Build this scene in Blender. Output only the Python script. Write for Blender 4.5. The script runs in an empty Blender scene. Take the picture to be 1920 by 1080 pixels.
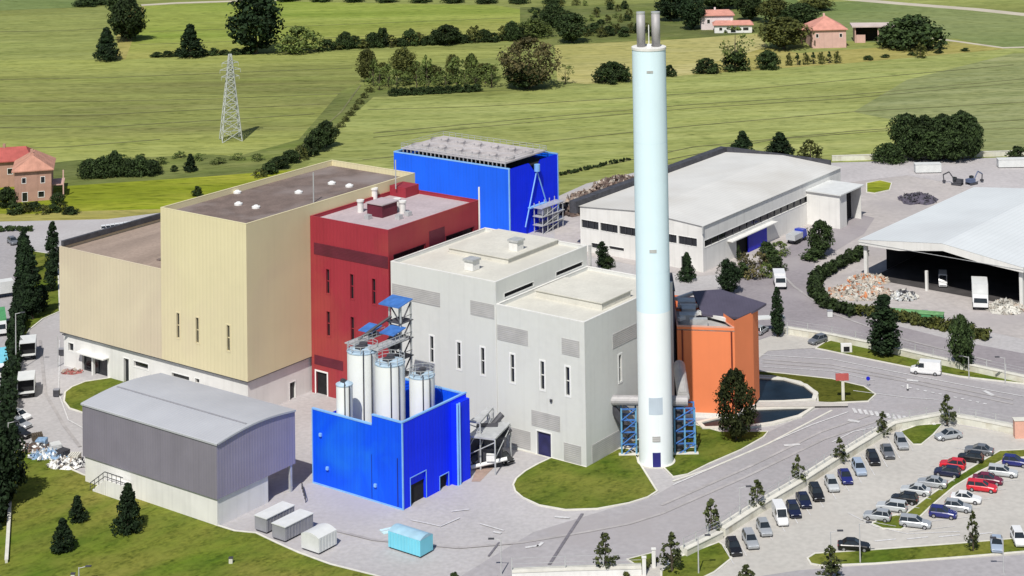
import bpy, math, random
from mathutils import Vector, Matrix
random.seed(7)
C = bpy.context.scene.collection
SC = bpy.context.scene
# ------------------------------------------------------------ camera, world, sun, exposure
H = 110.0
F_, PI_, RO, CX, CY, PH = 3335.96, -.0325483, -.016818, 1095.07, -557.51, .9523209
cp, sp, cr, sr = math.cos(PI_), math.sin(PI_), math.cos(RO), math.sin(RO)
Fw = (0, cp, -sp); U_ = (0, sp, cp)
XC = (cr, sr*U_[1], sr*U_[2]); YC = (-sr, cr*U_[1], cr*U_[2])
cam = bpy.data.cameras.new('camera'); co = bpy.data.objects.new('camera', cam); C.objects.link(co)
cam.sensor_width = 36; cam.lens = F_/1920*36
cam.shift_x = (960-CX)/1920; cam.shift_y = (CY-540)/1920
cam.clip_start = 1; cam.clip_end = 9000
co.matrix_world = Matrix(((XC[0], YC[0], -Fw[0], 0), (XC[1], YC[1], -Fw[1], 0), (XC[2], YC[2], -Fw[2], H), (0, 0, 0, 1)))
SC.camera = co
w = bpy.data.worlds.new('World'); SC.world = w; w.use_nodes = True
nt = w.node_tree; bg = nt.nodes['Background']; sky = nt.nodes.new('ShaderNodeTexSky')
SUN_EL = math.radians(52); SD = Vector((-.22, -.97)).normalized()      # horizontal direction towards the sun
sky.sky_type = 'NISHITA'; sky.sun_disc = False; sky.sun_elevation = SUN_EL
sky.sun_rotation = math.atan2(SD.x, SD.y)
nt.links.new(sky.outputs[0], bg.inputs[0]); bg.inputs[1].default_value = .075
sl = bpy.data.lights.new('sun', 'SUN'); sl.energy = 4.2; sl.angle = math.radians(.6); sl.color = (1, .965, .90)
so = bpy.data.objects.new('sun', sl); C.objects.link(so)
tos = Vector((SD.x*math.cos(SUN_EL), SD.y*math.cos(SUN_EL), math.sin(SUN_EL)))
so.rotation_euler = tos.to_track_quat('Z', 'Y').to_euler(); so.location = (0, 0, 200)
SC.view_settings.view_transform = 'Standard'; SC.view_settings.look = 'None'
SC.view_settings.exposure = 0.04; SC.view_settings.gamma = 1
SC.render.engine = 'CYCLES'
# ------------------------------------------------------------ measuring helpers
def ray(px, py):
    a = (px-CX)/F_; b = -(py-CY)/F_
    return tuple(Fw[i]+a*XC[i]+b*YC[i] for i in range(3))
def G(px, py, z=0.):
    d = ray(px, py); t = (z-H)/d[2]; return (d[0]*t, d[1]*t)
def GP(pts, z=0.): return [G(x, y, z) for x, y in pts]
def fr(ph): return (math.cos(ph), math.sin(ph)), (-math.sin(ph), math.cos(ph))
def L2W(o, a, b, ph=PH):
    u, v = fr(ph); return (o[0]+a*u[0]+b*v[0], o[1]+a*u[1]+b*v[1])
def W2L(o, x, y, ph=PH):
    u, v = fr(ph); return ((x-o[0])*u[0]+(y-o[1])*u[1], (x-o[0])*v[0]+(y-o[1])*v[1])
def LZ(o, px, py, z, ph=PH): return W2L(o, *G(px, py, z), ph)
def onF(o, px, py, ph=PH, off=0.):
    u, v = fr(ph); d = ray(px, py); t = (o[0]*u[0]+o[1]*u[1]+off)/(d[0]*u[0]+d[1]*u[1])
    return W2L(o, d[0]*t, d[1]*t, ph)[1], H+d[2]*t
def onR(o, px, py, ph=PH, off=0.):
    u, v = fr(ph); d = ray(px, py); t = (o[0]*v[0]+o[1]*v[1]+off)/(d[0]*v[0]+d[1]*v[1])
    return W2L(o, d[0]*t, d[1]*t, ph)[0], H+d[2]*t
# ------------------------------------------------------------ materials
def M(name, col, rough=.7, var=.12, scale=.25, metal=0., streak=0., rib=None, ribax='X', bump=0., dirt=None, dirts=.05, fine=None, stretch=None, spec=.4, world=False):
    """noise-varied procedural surface; rib = spacing in metres of cladding ribs"""
    m = bpy.data.materials.new(name); m.use_nodes = True; t = m.node_tree; N = t.nodes; K = t.links
    b = N['Principled BSDF']; b.inputs['Roughness'].default_value = rough; b.inputs['Metallic'].default_value = metal
    b.inputs['Specular IOR Level'].default_value = spec
    if world:
        gp = N.new('ShaderNodeNewGeometry'); src = gp.outputs['Position']
    else:
        tc = N.new('ShaderNodeTexCoord'); src = tc.outputs['Object']
    def noise(sc, det=4, st=None, d=0.):
        n = N.new('ShaderNodeTexNoise'); n.inputs['Scale'].default_value = sc; n.inputs['Detail'].default_value = det; n.inputs['Distortion'].default_value = d
        if st:
            mp = N.new('ShaderNodeMapping'); mp.inputs['Scale'].default_value = st[:3]
            if len(st) > 3: mp.inputs['Rotation'].default_value = (0, 0, st[3])
            K.new(src, mp.inputs[0]); K.new(mp.outputs[0], n.inputs[0])
        else: K.new(src, n.inputs[0])
        return n.outputs['Fac']
    def mix(f, a, bcol, blend='MIX'):
        x = N.new('ShaderNodeMix'); x.data_type = 'RGBA'; x.blend_type = blend
        if isinstance(f, float): x.inputs[0].default_value = f
        else: K.new(f, x.inputs[0])
        for i, q in ((6, a), (7, bcol)):
            if isinstance(q, tuple): x.inputs[i].default_value = (*q[:3], 1)
            else: K.new(q, x.inputs[i])
        return x.outputs[2]
    def ramp(f, lo, hi):
        r = N.new('ShaderNodeMapRange'); r.inputs[1].default_value = lo; r.inputs[2].default_value = hi; K.new(f, r.inputs[0]); return r.outputs[0]
    c = tuple(col)
    out = mix(ramp(noise(scale, 5, stretch), .3, .7), tuple(x*(1-var) for x in c), tuple(min(1, x*(1+var)) for x in c))
    if fine: out = mix(ramp(noise(fine[0], 3), .3, .7), out, mix(1., out, tuple([1-fine[1]]*3), 'MULTIPLY'))
    if dirt: out = mix(ramp(noise(dirts, 6, d=.6), .48, .72), out, dirt)
    if streak: out = mix(ramp(noise(1., 4, (1.3, 1.3, .05)), .5, .8), out, mix(1., out, tuple([1-streak]*3), 'MULTIPLY'))
    if rib:
        wv = N.new('ShaderNodeTexWave'); wv.bands_direction = ribax; wv.inputs['Scale'].default_value = .314/rib; K.new(src, wv.inputs[0])
        bp = N.new('ShaderNodeBump'); bp.inputs['Strength'].default_value = .35; bp.inputs['Distance'].default_value = .05
        K.new(wv.outputs['Fac'], bp.inputs['Height']); K.new(bp.outputs[0], b.inputs['Normal'])
        out = mix(ramp(wv.outputs['Fac'], .0, .25), mix(1., out, (.94, .94, .94), 'MULTIPLY'), out)
    elif bump:
        bp = N.new('ShaderNodeBump'); bp.inputs['Strength'].default_value = .6; bp.inputs['Distance'].default_value = bump
        K.new(noise(1.5, 6), bp.inputs['Height']); K.new(bp.outputs[0], b.inputs['Normal'])
    K.new(out, b.inputs['Base Color']); return m
def leafmat(name, col, var=.45, tint=(1.5, 1.15, .8)):
    m = bpy.data.materials.new(name); m.use_nodes = True; t = m.node_tree; N = t.nodes; K = t.links; b = N['Principled BSDF']
    b.inputs['Roughness'].default_value = .75; b.inputs['Specular IOR Level'].default_value = .15
    tc = N.new('ShaderNodeTexCoord'); n = N.new('ShaderNodeTexNoise'); n.inputs['Scale'].default_value = .9; n.inputs['Detail'].default_value = 4; K.new(tc.outputs['Object'], n.inputs[0])
    r = N.new('ShaderNodeValToRGB'); r.color_ramp.elements[0].position = .33; r.color_ramp.elements[1].position = .68
    r.color_ramp.elements[0].color = (*[x*(1-var) for x in col], 1); r.color_ramp.elements[1].color = (*[x*(1+var)*k for x, k in zip(col, tint)], 1)
    oi = N.new('ShaderNodeObjectInfo'); hs = N.new('ShaderNodeHueSaturation'); mr = N.new('ShaderNodeMapRange'); mr.inputs[3].default_value = .75; mr.inputs[4].default_value = 1.3
    K.new(oi.outputs['Random'], mr.inputs[0]); K.new(mr.outputs[0], hs.inputs['Value'])
    K.new(n.outputs['Fac'], r.inputs[0]); K.new(r.outputs[0], hs.inputs['Color']); K.new(hs.outputs[0], b.inputs['Base Color']); return m
def field(name, cols, ang=0., st=(.012, .11), sc=1., rows=0., tuft=False):
    """crop or meadow: three colours mixed by noises stretched along the rows"""
    m = bpy.data.materials.new(name); m.use_nodes = True; t = m.node_tree; N = t.nodes; K = t.links; b = N['Principled BSDF']
    b.inputs['Roughness'].default_value = .9; b.inputs['Specular IOR Level'].default_value = .1
    b.inputs['Roughness'].default_value = .95
    g = N.new('ShaderNodeNewGeometry')
    def nz(scale, s, det=6, dist=.3):
        mp = N.new('ShaderNodeMapping'); mp.vector_type = 'TEXTURE'; mp.inputs['Rotation'].default_value = (0, 0, ang); mp.inputs['Scale'].default_value = (1/s[0], 1/s[1], 1)
        K.new(g.outputs['Position'], mp.inputs[0]); n = N.new('ShaderNodeTexNoise'); n.inputs['Scale'].default_value = scale; n.inputs['Detail'].default_value = det; n.inputs['Distortion'].default_value = dist
        K.new(mp.outputs[0], n.inputs[0]); r = N.new('ShaderNodeMapRange'); r.inputs[1].default_value = .32; r.inputs[2].default_value = .68; K.new(n.outputs['Fac'], r.inputs[0]); return r.outputs[0]
    def mx(f, a, c, bl='MIX'):
        x = N.new('ShaderNodeMix'); x.data_type = 'RGBA'; x.blend_type = bl; K.new(f, x.inputs[0])
        for i, q in ((6, a), (7, c)):
            if isinstance(q, tuple): x.inputs[i].default_value = (*q, 1)
            else: K.new(q, x.inputs[i])
        return x.outputs[2]
    a = mx(nz(sc, st), cols[0], cols[1]); a = mx(nz(sc*.5, (st[0]*.7, st[1]*.35)), a, cols[2])
    f1, f2 = ((.35, .5), (1.4, 1.8)) if tuft else ((.10, .5), (.3, 1.1))
    a = mx(nz(1., f1, 7, .6), a, mx(nz(1., f2, 5), (.32, .37, .28), (1.05, 1.03, .95)), 'MULTIPLY'); a = mx(nz(1., (.03, .16), 6, 1.), a, (1.10, 1.07, 1.0), 'MULTIPLY')
    if rows: a = mx(nz(1., (.006, rows), 3, .15), a, (.78, .8, .72), 'MULTIPLY')
    K.new(a, b.inputs['Base Color'])
    bp = N.new('ShaderNodeBump'); bp.inputs['Strength'].default_value = .5; bp.inputs['Distance'].default_value = .25
    n2 = N.new('ShaderNodeTexNoise'); n2.inputs['Scale'].default_value = .8; n2.inputs['Detail'].default_value = 8; K.new(g.outputs['Position'], n2.inputs[0]); K.new(n2.outputs['Fac'], bp.inputs['Height']); K.new(bp.outputs[0], b.inputs['Normal'])
    return m
def glass(name, col=(.012, .015, .02), rough=.12):
    return M(name, col, rough, .3, .8, spec=.6)
m_cream = M('cream cladding', (.71, .635, .40), .6, .04, .12, rib=.9, ribax='Y', streak=.04, dirt=(.67, .58, .39), dirts=.06)
m_cream2 = M('cream grey cladding', (.65, .565, .41), .6, .04, .12, rib=.9, ribax='Y', streak=.05, dirt=(.60, .51, .38), dirts=.07)
m_creamr = M('cream roof gravel', (.20, .15, .13), .95, .22, .35, fine=(3, .25), dirt=(.27, .23, .22), dirts=.09, bump=.05)
m_tanroof = M('tan roof felt', (.35, .27, .22), .95, .15, .2, fine=(2, .2), stretch=(.15, 1.2, 1))
m_render = M('white render', (.74, .73, .70), .8, .06, .3, streak=.12)
m_red = M('red cladding', (.33, .028, .045), .55, .08, .15, rib=.8, ribax='Y', streak=.12, dirt=(.36, .06, .05), dirts=.08)
m_reddark = M('dark red louvre', (.12, .015, .03), .6, .2, .3, rib=.25, ribax='Z')
m_pinkroof = M('pale roof membrane', (.50, .42, .44), .85, .08, .3, fine=(2, .15), dirt=(.44, .37, .38), dirts=.1)
m_blue = M('bright blue cladding', (.003, .088, .86), .6, .07, .2, rib=.7, ribax='Y', streak=.14, dirt=(.01, .15, .80), dirts=.12, spec=.2)
m_blue_shade = M('shade side blue cladding', (.004, .03, .95), .6, .07, .2, rib=.7, ribax='X', streak=.12, spec=.2)  # deeper copy of the blue, shade of the right-hand walls put into colour
m_blue3 = M('cooling unit blue cladding', (.004, .12, .86), .45, .08, .12, rib=.9, ribax='Y', streak=.14)
m_trim = M('pale blue edge trim', (.22, .45, .82), .5, .1, .5)
m_white = M('off white cladding', (.66, .665, .64), .7, .03, .1, streak=.06, bump=.01, fine=(.9, .05), dirt=(.66, .67, .64), dirts=.07)
m_louvre = M('grey louvre', (.44, .43, .42), .6, .1, .5, rib=.3, ribax='Z')
m_flatroof = M('pale flat roof', (.66, .64, .57), .85, .07, .25, fine=(2, .12), dirt=(.56, .54, .48), dirts=.12)
m_orange = M('orange render', (.84, .245, .10), .8, .03, .3, streak=.03)
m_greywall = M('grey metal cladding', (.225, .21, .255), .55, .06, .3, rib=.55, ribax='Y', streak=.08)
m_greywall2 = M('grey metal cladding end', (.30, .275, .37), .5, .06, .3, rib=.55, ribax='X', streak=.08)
m_greyroof = M('grey standing seam roof', (.45, .46, .49), .6, .06, .15, rib=.6, ribax='Y', streak=0, dirt=(.43, .44, .47), dirts=.1, spec=.15)
m_shedroof = M('white profiled roof', (.66, .65, .62), .6, .05, .12, rib=1.0, ribax='Y', dirt=(.58, .56, .52), dirts=.05)
m_hallroof = M('pale hall roof', (.66, .69, .70), .6, .04, .1, rib=1.0, ribax='Y', dirt=(.60, .62, .63), dirts=.04)
m_chim = M('pale blue chimney coating', (.70, .86, .93), .75, .02, .2, streak=.04, spec=.1)
m_chimw = M('white chimney coating', (.84, .89, .90), .75, .02, .2, streak=.04, spec=.1)
m_steel = M('stainless steel', (.40, .385, .39), .6, .12, .6, metal=.2, streak=.3)
m_galv = M('galvanised steel', (.52, .53, .53), .5, .15, 1., metal=.3)
m_darksteel = M('dark steel', (.06, .06, .07), .6, .3, 1.)
m_silo = M('white silo enamel', (.84, .86, .83), .5, .03, .3, streak=.06, spec=.2)
m_frameblue = M('blue painted steel', (.055, .17, .48), .5, .2, 1.)
m_teal = M('teal blue painted steel', (.14, .34, .52), .5, .2, 1.)
m_dark = M('dark void', (.012, .012, .014), .9, .3, 1.)
m_glass = glass('dark window glass')
m_winframe = M('white window frame', (.80, .80, .78), .5, .05, 1.)
m_asph = M('pale site asphalt', (.475, .455, .455), .9, .08, .06, fine=(1.5, .16), dirt=(.41, .385, .385), dirts=.045, world=True, bump=.02)
m_road = M('road asphalt', (.395, .375, .385), .9, .08, .05, fine=(1.2, .16), dirt=(.35, .325, .33), dirts=.06, world=True, bump=.02)
m_road2 = M('lilac asphalt', (.31, .28, .295), .9, .1, .05, fine=(1.2, .16), dirt=(.37, .34, .345), dirts=.05, world=True, bump=.02)
m_park = M('beige parking surface', (.53, .505, .465), .9, .07, .06, fine=(1.2, .14), dirt=(.49, .46, .42), dirts=.07, world=True, bump=.02)
m_yard = M('dusty yard ground', (.50, .46, .44), .95, .12, .05, fine=(.8, .2), dirt=(.37, .34, .34), dirts=.035, world=True, bump=.04)
m_kerb = M('pale kerb stone', (.66, .64, .57), .85, .1, .8)
m_wall = M('cream concrete wall', (.68, .67, .58), .85, .1, .5, streak=.2, dirt=(.50, .46, .36), dirts=.3)
m_mark = M('worn road paint', (.72, .71, .71), .8, .15, 2., fine=(4, .35), world=True)
m_joint = M('dark drain grate', (.17, .16, .18), .9, .2, 2., world=True)
m_lawn = field('lawn', ((.06, .105, .012), (.115, .165, .018), (.19, .20, .04)), .7, (.2, .4), 1.5, tuft=True)
m_lawndk = field('dark lawn mix', ((.05, .075, .01), (.085, .11, .012), (.11, .11, .02)), .2, (.15, .3), 1., tuft=True)  # darker green and olive mix
m_bank = field('rough bank grass', ((.07, .13, .012), (.125, .195, .018), (.23, .22, .05)), .75, (.10, .30), 1.6, tuft=True)
m_f0 = field('far meadow', ((.30, .34, .11), (.37, .40, .145), (.24, .265, .09)), .12, (.012, .09), rows=.22)
m_f1 = field('olive crop', ((.29, .325, .10), (.19, .19, .078), (.38, .41, .13)), -.02, (.006, .05), 1.6, rows=.16)
m_f2 = field('lime crop', ((.35, .40, .135), (.45, .475, .19), (.29, .315, .11)), .10, (.01, .09), 1.3, rows=.14)
m_f3 = field('bright green crop', ((.25, .33, .06), (.31, .37, .085), (.40, .39, .13)), .03, (.01, .06), rows=.1)
m_f4 = field('straw meadow', ((.46, .41, .17), (.56, .50, .27), (.36, .35, .12)), .05, (.02, .08))
m_f5 = field('dark meadow', ((.14, .20, .065), (.19, .25, .09), (.24, .28, .12)), -.15, (.02, .06))
m_f6 = field('grey green meadow', ((.31, .34, .16), (.37, .385, .20), (.27, .30, .14)), .1, (.012, .08), rows=.12)
m_f7 = field('yellow green meadow', ((.27, .33, .02), (.38, .38, .06), (.20, .24, .02)), .02, (.03, .15))
m_f8 = field('scrub ground', ((.17, .22, .05), (.26, .28, .10), (.11, .13, .05)), .3, (.06, .12))
m_f9 = field('ochre verge', ((.36, .33, .10), (.27, .25, .07), (.44, .39, .15)), .0, (.03, .3))
m_path = M('pale farm track', (.50, .45, .36), .95, .1, .1, world=True)
m_fhard = M('far pale hardstanding', (.50, .47, .47), .9, .08, .06, fine=(1, .15), world=True)
m_soil = M('brown spoil heap', (.17, .12, .10), .95, .5, .5, fine=(2, .5), bump=.3, dirt=(.36, .28, .22), dirts=.35)
m_rub = M('mixed rubble', (.52, .48, .42), .95, .4, .8, fine=(3, .4), bump=.2, dirt=(.50, .36, .26), dirts=.5)
m_rubw = M('white rubble', (.66, .64, .58), .95, .2, .8, fine=(3, .3), bump=.2)
m_bark = M('bark', (.09, .07, .05), .95, .3, 2.)
m_leaf = leafmat('mid green foliage', (.055, .075, .026))
m_leafd = leafmat('dark green foliage', (.024, .040, .017), .6, (1.35, 1.3, .95))
m_leafl = leafmat('light green foliage', (.085, .12, .04), .5, (1.3, 1.2, .9))
m_leafb = leafmat('brown green foliage', (.075, .082, .042), .5, (1.5, 1.15, .9))
m_leafs = leafmat('street tree foliage', (.045, .068, .032), .6)
m_leafr = leafmat('dark olive foliage', (.018, .030, .013), .6, (1.8, 1.3, .85))
m_leafc = leafmat('cypress foliage', (.013, .025, .013), .5, (1.3, 1.3, .9))
m_roofpink = M('salmon roof tiles', (.58, .27, .21), .85, .15, .5, rib=.4, ribax='X')
m_roofred = M('red roof tiles', (.42, .10, .085), .85, .15, .5, rib=.4, ribax='X')
m_pink = M('pink render', (.62, .40, .35), .8, .07, .5, streak=.15)
m_villa = M('brownish pink render', (.44, .26, .20), .85, .12, .5, streak=.25)
m_villaroof = M('weathered salmon tiles', (.50, .25, .18), .85, .2, .5, rib=.4, ribax='X')
m_tyre = M('tyre rubber', (.015, .015, .015), .9, .1, 1.)
m_water = M('pond water', (.006, .013, .022), .3, .4, .3, spec=.25, bump=.02)
m_lightblue = M('light cyan sheet', (.20, .62, .76), .5, .06, .5, rib=.5, ribax='X')
m_lbtop = M('faded blue tarpaulin', (.33, .52, .64), .6, .12, .8)
m_contgrey = M('grey container steel', (.30, .30, .33), .55, .08, .8, rib=.4, ribax='X')
m_conttop = M('white container lid', (.66, .67, .66), .6, .06, .8)
m_yellow = M('yellow bags', (.62, .55, .16), .8, .15, 1.)
m_green = M('green cover', (.08, .30, .12), .7, .15, 1.)
m_lamp = M('lamp post steel', (.46, .46, .46), .5, .1, 1.)
m_redp = M('red painted metal', (.45, .10, .09), .5, .1, 1.)
m_bluep = M('blue gate', (.01, .015, .50), .5, .1, 1., rib=.3, ribax='X')
m_salmon = M('salmon pillar render', (.68, .38, .29), .8, .07, 1.)
# ------------------------------------------------------------ mesh helpers
class MB:
    def __init__(s): s.v = []; s.f = []
    def quad(s, *p):
        i = len(s.v); s.v += [tuple(q) for q in p]; s.f.append(tuple(range(i, i+len(p)))); return s
    def box(s, x0, x1, y0, y1, z0, z1):
        i = len(s.v)
        s.v += [(x, y, z) for z in (z0, z1) for x, y in ((x0, y0), (x1, y0), (x1, y1), (x0, y1))]
        s.f += [tuple(i+k for k in q) for q in ((3, 2, 1, 0), (4, 5, 6, 7), (0, 1, 5, 4), (1, 2, 6, 5), (2, 3, 7, 6), (3, 0, 4, 7))]; return s
    def prism(s, pts, z0, z1, cap=True, bot=False):
        n = len(pts); i = len(s.v); s.v += [(p[0], p[1], z0 if len(p) < 3 else p[2]) for p in pts]+[(p[0], p[1], z1) for p in pts]
        for k in range(n): s.f.append((i+k, i+(k+1) % n, i+n+(k+1) % n, i+n+k))
        if cap: s.f.append(tuple(i+n+k for k in range(n)))
        if bot: s.f.append(tuple(i+n-1-k for k in range(n)))
        return s
    def cyl(s, x, y, r, z0, z1, n=20, r2=None, cap=True, ey=1.):
        r2 = r if r2 is None else r2; i = len(s.v)
        for rr, z in ((r, z0), (r2, z1)): s.v += [(x+rr*math.cos(a), y+rr*ey*math.sin(a), z) for a in (2*math.pi*k/n for k in range(n))]
        for k in range(n): s.f.append((i+k, i+(k+1) % n, i+n+(k+1) % n, i+n+k))
        if cap: s.f.append(tuple(i+n+k for k in range(n))); s.f.append(tuple(i+n-1-k for k in range(n)))
        return s
    def tube(s, a, b, r, n=6, r2=None):
        a = Vector(a); b = Vector(b); d = (b-a)
        if d.length < 1e-6: return s
        q = d.to_track_quat('Z', 'Y'); r2 = r if r2 is None else r2; i = len(s.v)
        for p, rr in ((a, r), (b, r2)):
            for k in range(n):
                t = 2*math.pi*(k+.5)/n; s.v.append(tuple(p+q@Vector((rr*math.cos(t), rr*math.sin(t), 0))))
        for k in range(n): s.f.append((i+k, i+(k+1) % n, i+n+(k+1) % n, i+n+k))
        s.f.append(tuple(i+n+k for k in range(n))); s.f.append(tuple(i+n-1-k for k in range(n))); return s
    def path(s, pts, r, n=10):
        for a, b in zip(pts, pts[1:]): s.tube(a, b, r, n)
        return s
    def ribbon(s, pts, wd, z0, z1, closed=False):
        n = len(pts); L = []; R = []
        for k in range(n):
            p = Vector(pts[k][:2]); a = Vector(pts[k-1][:2]) if (k or closed) else None; b = Vector(pts[(k+1) % n][:2]) if (k < n-1 or closed) else None
            d = Vector((0, 0))
            if a is not None and (p-a).length > 0: d += (p-a).normalized()
            if b is not None and (b-p).length > 0: d += (b-p).normalized()
            if d.length < 1e-6: d = Vector((1, 0))
            d.normalize(); nn = Vector((-d.y, d.x))*wd/2; L.append(p+nn); R.append(p-nn)
        m = n if closed else n-1
        for k in range(m):
            j = (k+1) % n; i = len(s.v)
            s.v += [(q.x, q.y, z) for z in (z0, z1) for q in (L[k], L[j], R[j], R[k])]
            s.f += [tuple(i+t for t in q) for q in ((4, 5, 6, 7), (0, 1, 5, 4), (2, 3, 7, 6), (1, 2, 6, 5), (3, 0, 4, 7))]
        return s
    def build(s, name, mat, parent=None, smooth=False, label=None, kind=None, loc=None):
        me = bpy.data.meshes.new(name); me.from_pydata(s.v, [], s.f); me.update()
        if smooth:
            for p in me.polygons: p.use_smooth = True
        me.materials.append(mat); o = bpy.data.objects.new(name, me); C.objects.link(o)
        if parent: o.parent = parent
        if loc: o.location = loc
        if label: o['label'] = label
        if kind: o['kind'] = kind
        return o
def tag(o, label=None, cat=None, group=None, kind=None):
    for k, v in (('label', label), ('category', cat), ('group', group), ('kind', kind)):
        if v: o[k] = v
    return o
def root(name, label, cat, loc=(0, 0, 0), rz=0., group=None):
    o = bpy.data.objects.new(name, None); C.objects.link(o); o.location = (loc[0], loc[1], loc[2] if len(loc) > 2 else 0)
    o.rotation_euler = (0, 0, rz); o.empty_display_size = .5; return tag(o, label, cat, group)
def copy_tree(o, parent=None):
    c = o.copy(); C.objects.link(c); c.parent = parent
    for ch in list(o.children): copy_tree(ch, c)
    return c
def smooth_shade(o, ang=.6):
    for p in o.data.polygons: p.use_smooth = True
    return o
# wall face with real openings. ax 'F': plane x=c (outward -x), along y; 'R': plane y=c (outward -y), along x
def P3(ax, c, a, z, d=0.): return (c+d, a, z) if ax == 'F' else (a, c+d, z)
def wallface(mb, ax, c, a0, a1, z0, z1, holes, depth=.35):
    A = sorted({a0, a1, *[h[0] for h in holes], *[h[1] for h in holes]}); Z = sorted({z0, z1, *[h[2] for h in holes], *[h[3] for h in holes]})
    for i in range(len(A)-1):
        for j in range(len(Z)-1):
            am = (A[i]+A[i+1])/2; zm = (Z[j]+Z[j+1])/2
            if any(h[0] < am < h[1] and h[2] < zm < h[3] for h in holes): continue
            mb.quad(P3(ax, c, A[i], Z[j]), P3(ax, c, A[i+1], Z[j]), P3(ax, c, A[i+1], Z[j+1]), P3(ax, c, A[i], Z[j+1]))
    for h in holes:
        q = [(h[0], h[2]), (h[1], h[2]), (h[1], h[3]), (h[0], h[3])]
        for k in range(4):
            a, b = q[k], q[(k+1) % 4]; mb.quad(P3(ax, c, *a), P3(ax, c, *b), P3(ax, c, *b, depth), P3(ax, c, *a, depth))
def boxax(mb, ax, c, a0, a1, z0, z1, d0, d1):
    if ax == 'F': mb.box(c+d0, c+d1, a0, a1, z0, z1)
    else: mb.box(a0, a1, c+d0, c+d1, z0, z1)
def window(ax, c, h, parent, frame=m_winframe, pane=m_glass, depth=.3, mull=True, fw=.28, name='window', label=None):
    a0, a1, z0, z1 = h; mb = MB()
    for q in ((a0-fw, a0, z0-fw, z1+fw), (a1, a1+fw, z0-fw, z1+fw), (a0, a1, z0-fw, z0), (a0, a1, z1, z1+fw)): boxax(mb, ax, c, *q, -.05, .02)
    if mull:
        zm = (z0+z1)/2; boxax(mb, ax, c, a0, a1, zm-.06, zm+.06, depth-.1, depth-.02)
    o = mb.build(name, frame, parent, label=label); p = MB(); boxax(p, ax, c, a0, a1, z0, z1, depth, depth+.05); p.build('pane', pane, o); return o
def panel(ax, c, h, parent, mat, name, label=None, d=.06):
    mb = MB(); boxax(mb, ax, c, *h, -d, .0); return mb.build(name, mat, parent, label=label)
def flatblock(rt, x0, x1, y0, y1, z0, z1, mw, mr, hF=(), hR=(), par=.7, mw2=None, capm=None, capname='roof_edge'):
    mb = MB(); wallface(mb, 'F', x0, y0, y1, z0, z1, list(hF)); mb2 = mb if mw2 is None else MB()
    wallface(mb2, 'R', y0, x0, x1, z0, z1, list(hR))
    mb.quad((x1, y0, z0), (x1, y1, z0), (x1, y1, z1), (x1, y0, z1)); mb.quad((x0, y1, z0), (x1, y1, z0), (x1, y1, z1), (x0, y1, z1))
    t = .35
    for a in (((x0+t, y0+t), (x1-t, y0+t)), ((x1-t, y0+t), (x1-t, y1-t)), ((x1-t, y1-t), (x0+t, y1-t)), ((x0+t, y1-t), (x0+t, y0+t))):
        mb.quad((*a[0], z1-par), (*a[1], z1-par), (*a[1], z1), (*a[0], z1))
    o = mb.build('wall', mw, rt)
    if mw2: mb2.build('wall', mw2, rt)
    cm = MB(); cm.ribbon([(x0+t/2-.03, y0+t/2-.03), (x1-t/2+.03, y0+t/2-.03), (x1-t/2+.03, y1-t/2+.03), (x0+t/2-.03, y1-t/2+.03)], t+.08, z1+.003, z1+.14, True); cm.build(capname, capm or mw, rt)
    r = MB(); r.quad((x0+t, y0+t, z1-par), (x1-t, y0+t, z1-par), (x1-t, y1-t, z1-par), (x0+t, y1-t, z1-par)); r.build('roof', mr, rt)
    return o
# ------------------------------------------------------------ ground, fields, roads
def sheet(name, px, z, mat, ext=None):
    pts = GP(px)+(ext or []); mb = MB(); mb.quad(*[(x, y, z) for x, y in pts]); return mb.build(name, mat, kind='structure')
def gridsheet(name, x0, x1, y0, y1, z, mat, n=24):
    mb = MB(); mb.quad((x0, y0, z), (x1, y0, z), (x1, y1, z), (x0, y1, z)); return mb.build(name, mat, kind='structure')
gridsheet('ground', -3000, 3000, -400, 6000, 0, m_f0)
sheet('field', [(-700, 112), (-200, 112), (180, 112), (290, 108), (600, 98), (985, 84), (960, 105), (700, 128), (672, 158), (560, 262), (470, 332), (120, 340), (-60, 300), (-700, 300)], .02, m_f1)
sheet('field', [(690, 178), (900, 182), (1100, 158), (1300, 140), (1600, 118), (1880, 92), (2500, 60), (2500, 330), (1700, 300), (1350, 310), (1100, 350), (900, 400), (560, 340), (600, 270)], .02, m_f2)
sheet('field', [(272, 12), (480, 2), (930, 10), (978, 18), (975, 50), (930, 70), (640, 92), (400, 103), (235, 112)], .04, m_f3)
sheet('field', [(-300, -40), (220, -40), (215, 8), (140, 14), (0, 20), (-300, 26)], .04, m_f5)
sheet('field', [(235, 112), (272, 12), (250, 14), (215, 60), (222, 90), (205, 112)], .06, m_f9)
sheet('field', [(1040, 85), (1180, 78), (1270, 74), (1420, 64), (1440, 88), (1330, 120), (1300, 140), (1100, 158), (1045, 152)], .04, m_f4)
sheet('field', [(1440, 88), (1500, 100), (1800, 78), (1885, 92), (1600, 118), (1300, 140), (1330, 120)], .06, m_f9)
sheet('field', [(1420, -60), (1500, 5), (1620, 2), (1930, 30), (2500, 80), (2500, 120), (1880, 90), (1790, 72), (1650, 80), (1440, 70), (1400, 40)], .04, m_f5)
sheet('field', [(1600, 210), (1700, 150), (1900, 100), (2500, 90), (2500, 330), (1850, 300), (1800, 250)], .04, m_f6)
sheet('field', [(975, 14), (1400, 0), (1440, 60), (1270, 74), (1180, 78), (1030, 84), (975, 66)], .06, m_f8)
sheet('field', [(640, 170), (672, 158), (760, 170), (920, 170), (985, 168), (700, 182), (600, 270), (520, 332), (360, 350), (300, 352), (420, 300), (560, 262)], .06, m_f8)
sheet('field', [(60, 310), (150, 300), (400, 290), (520, 300), (470, 335), (340, 345), (100, 350)], .08, m_f8)
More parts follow.
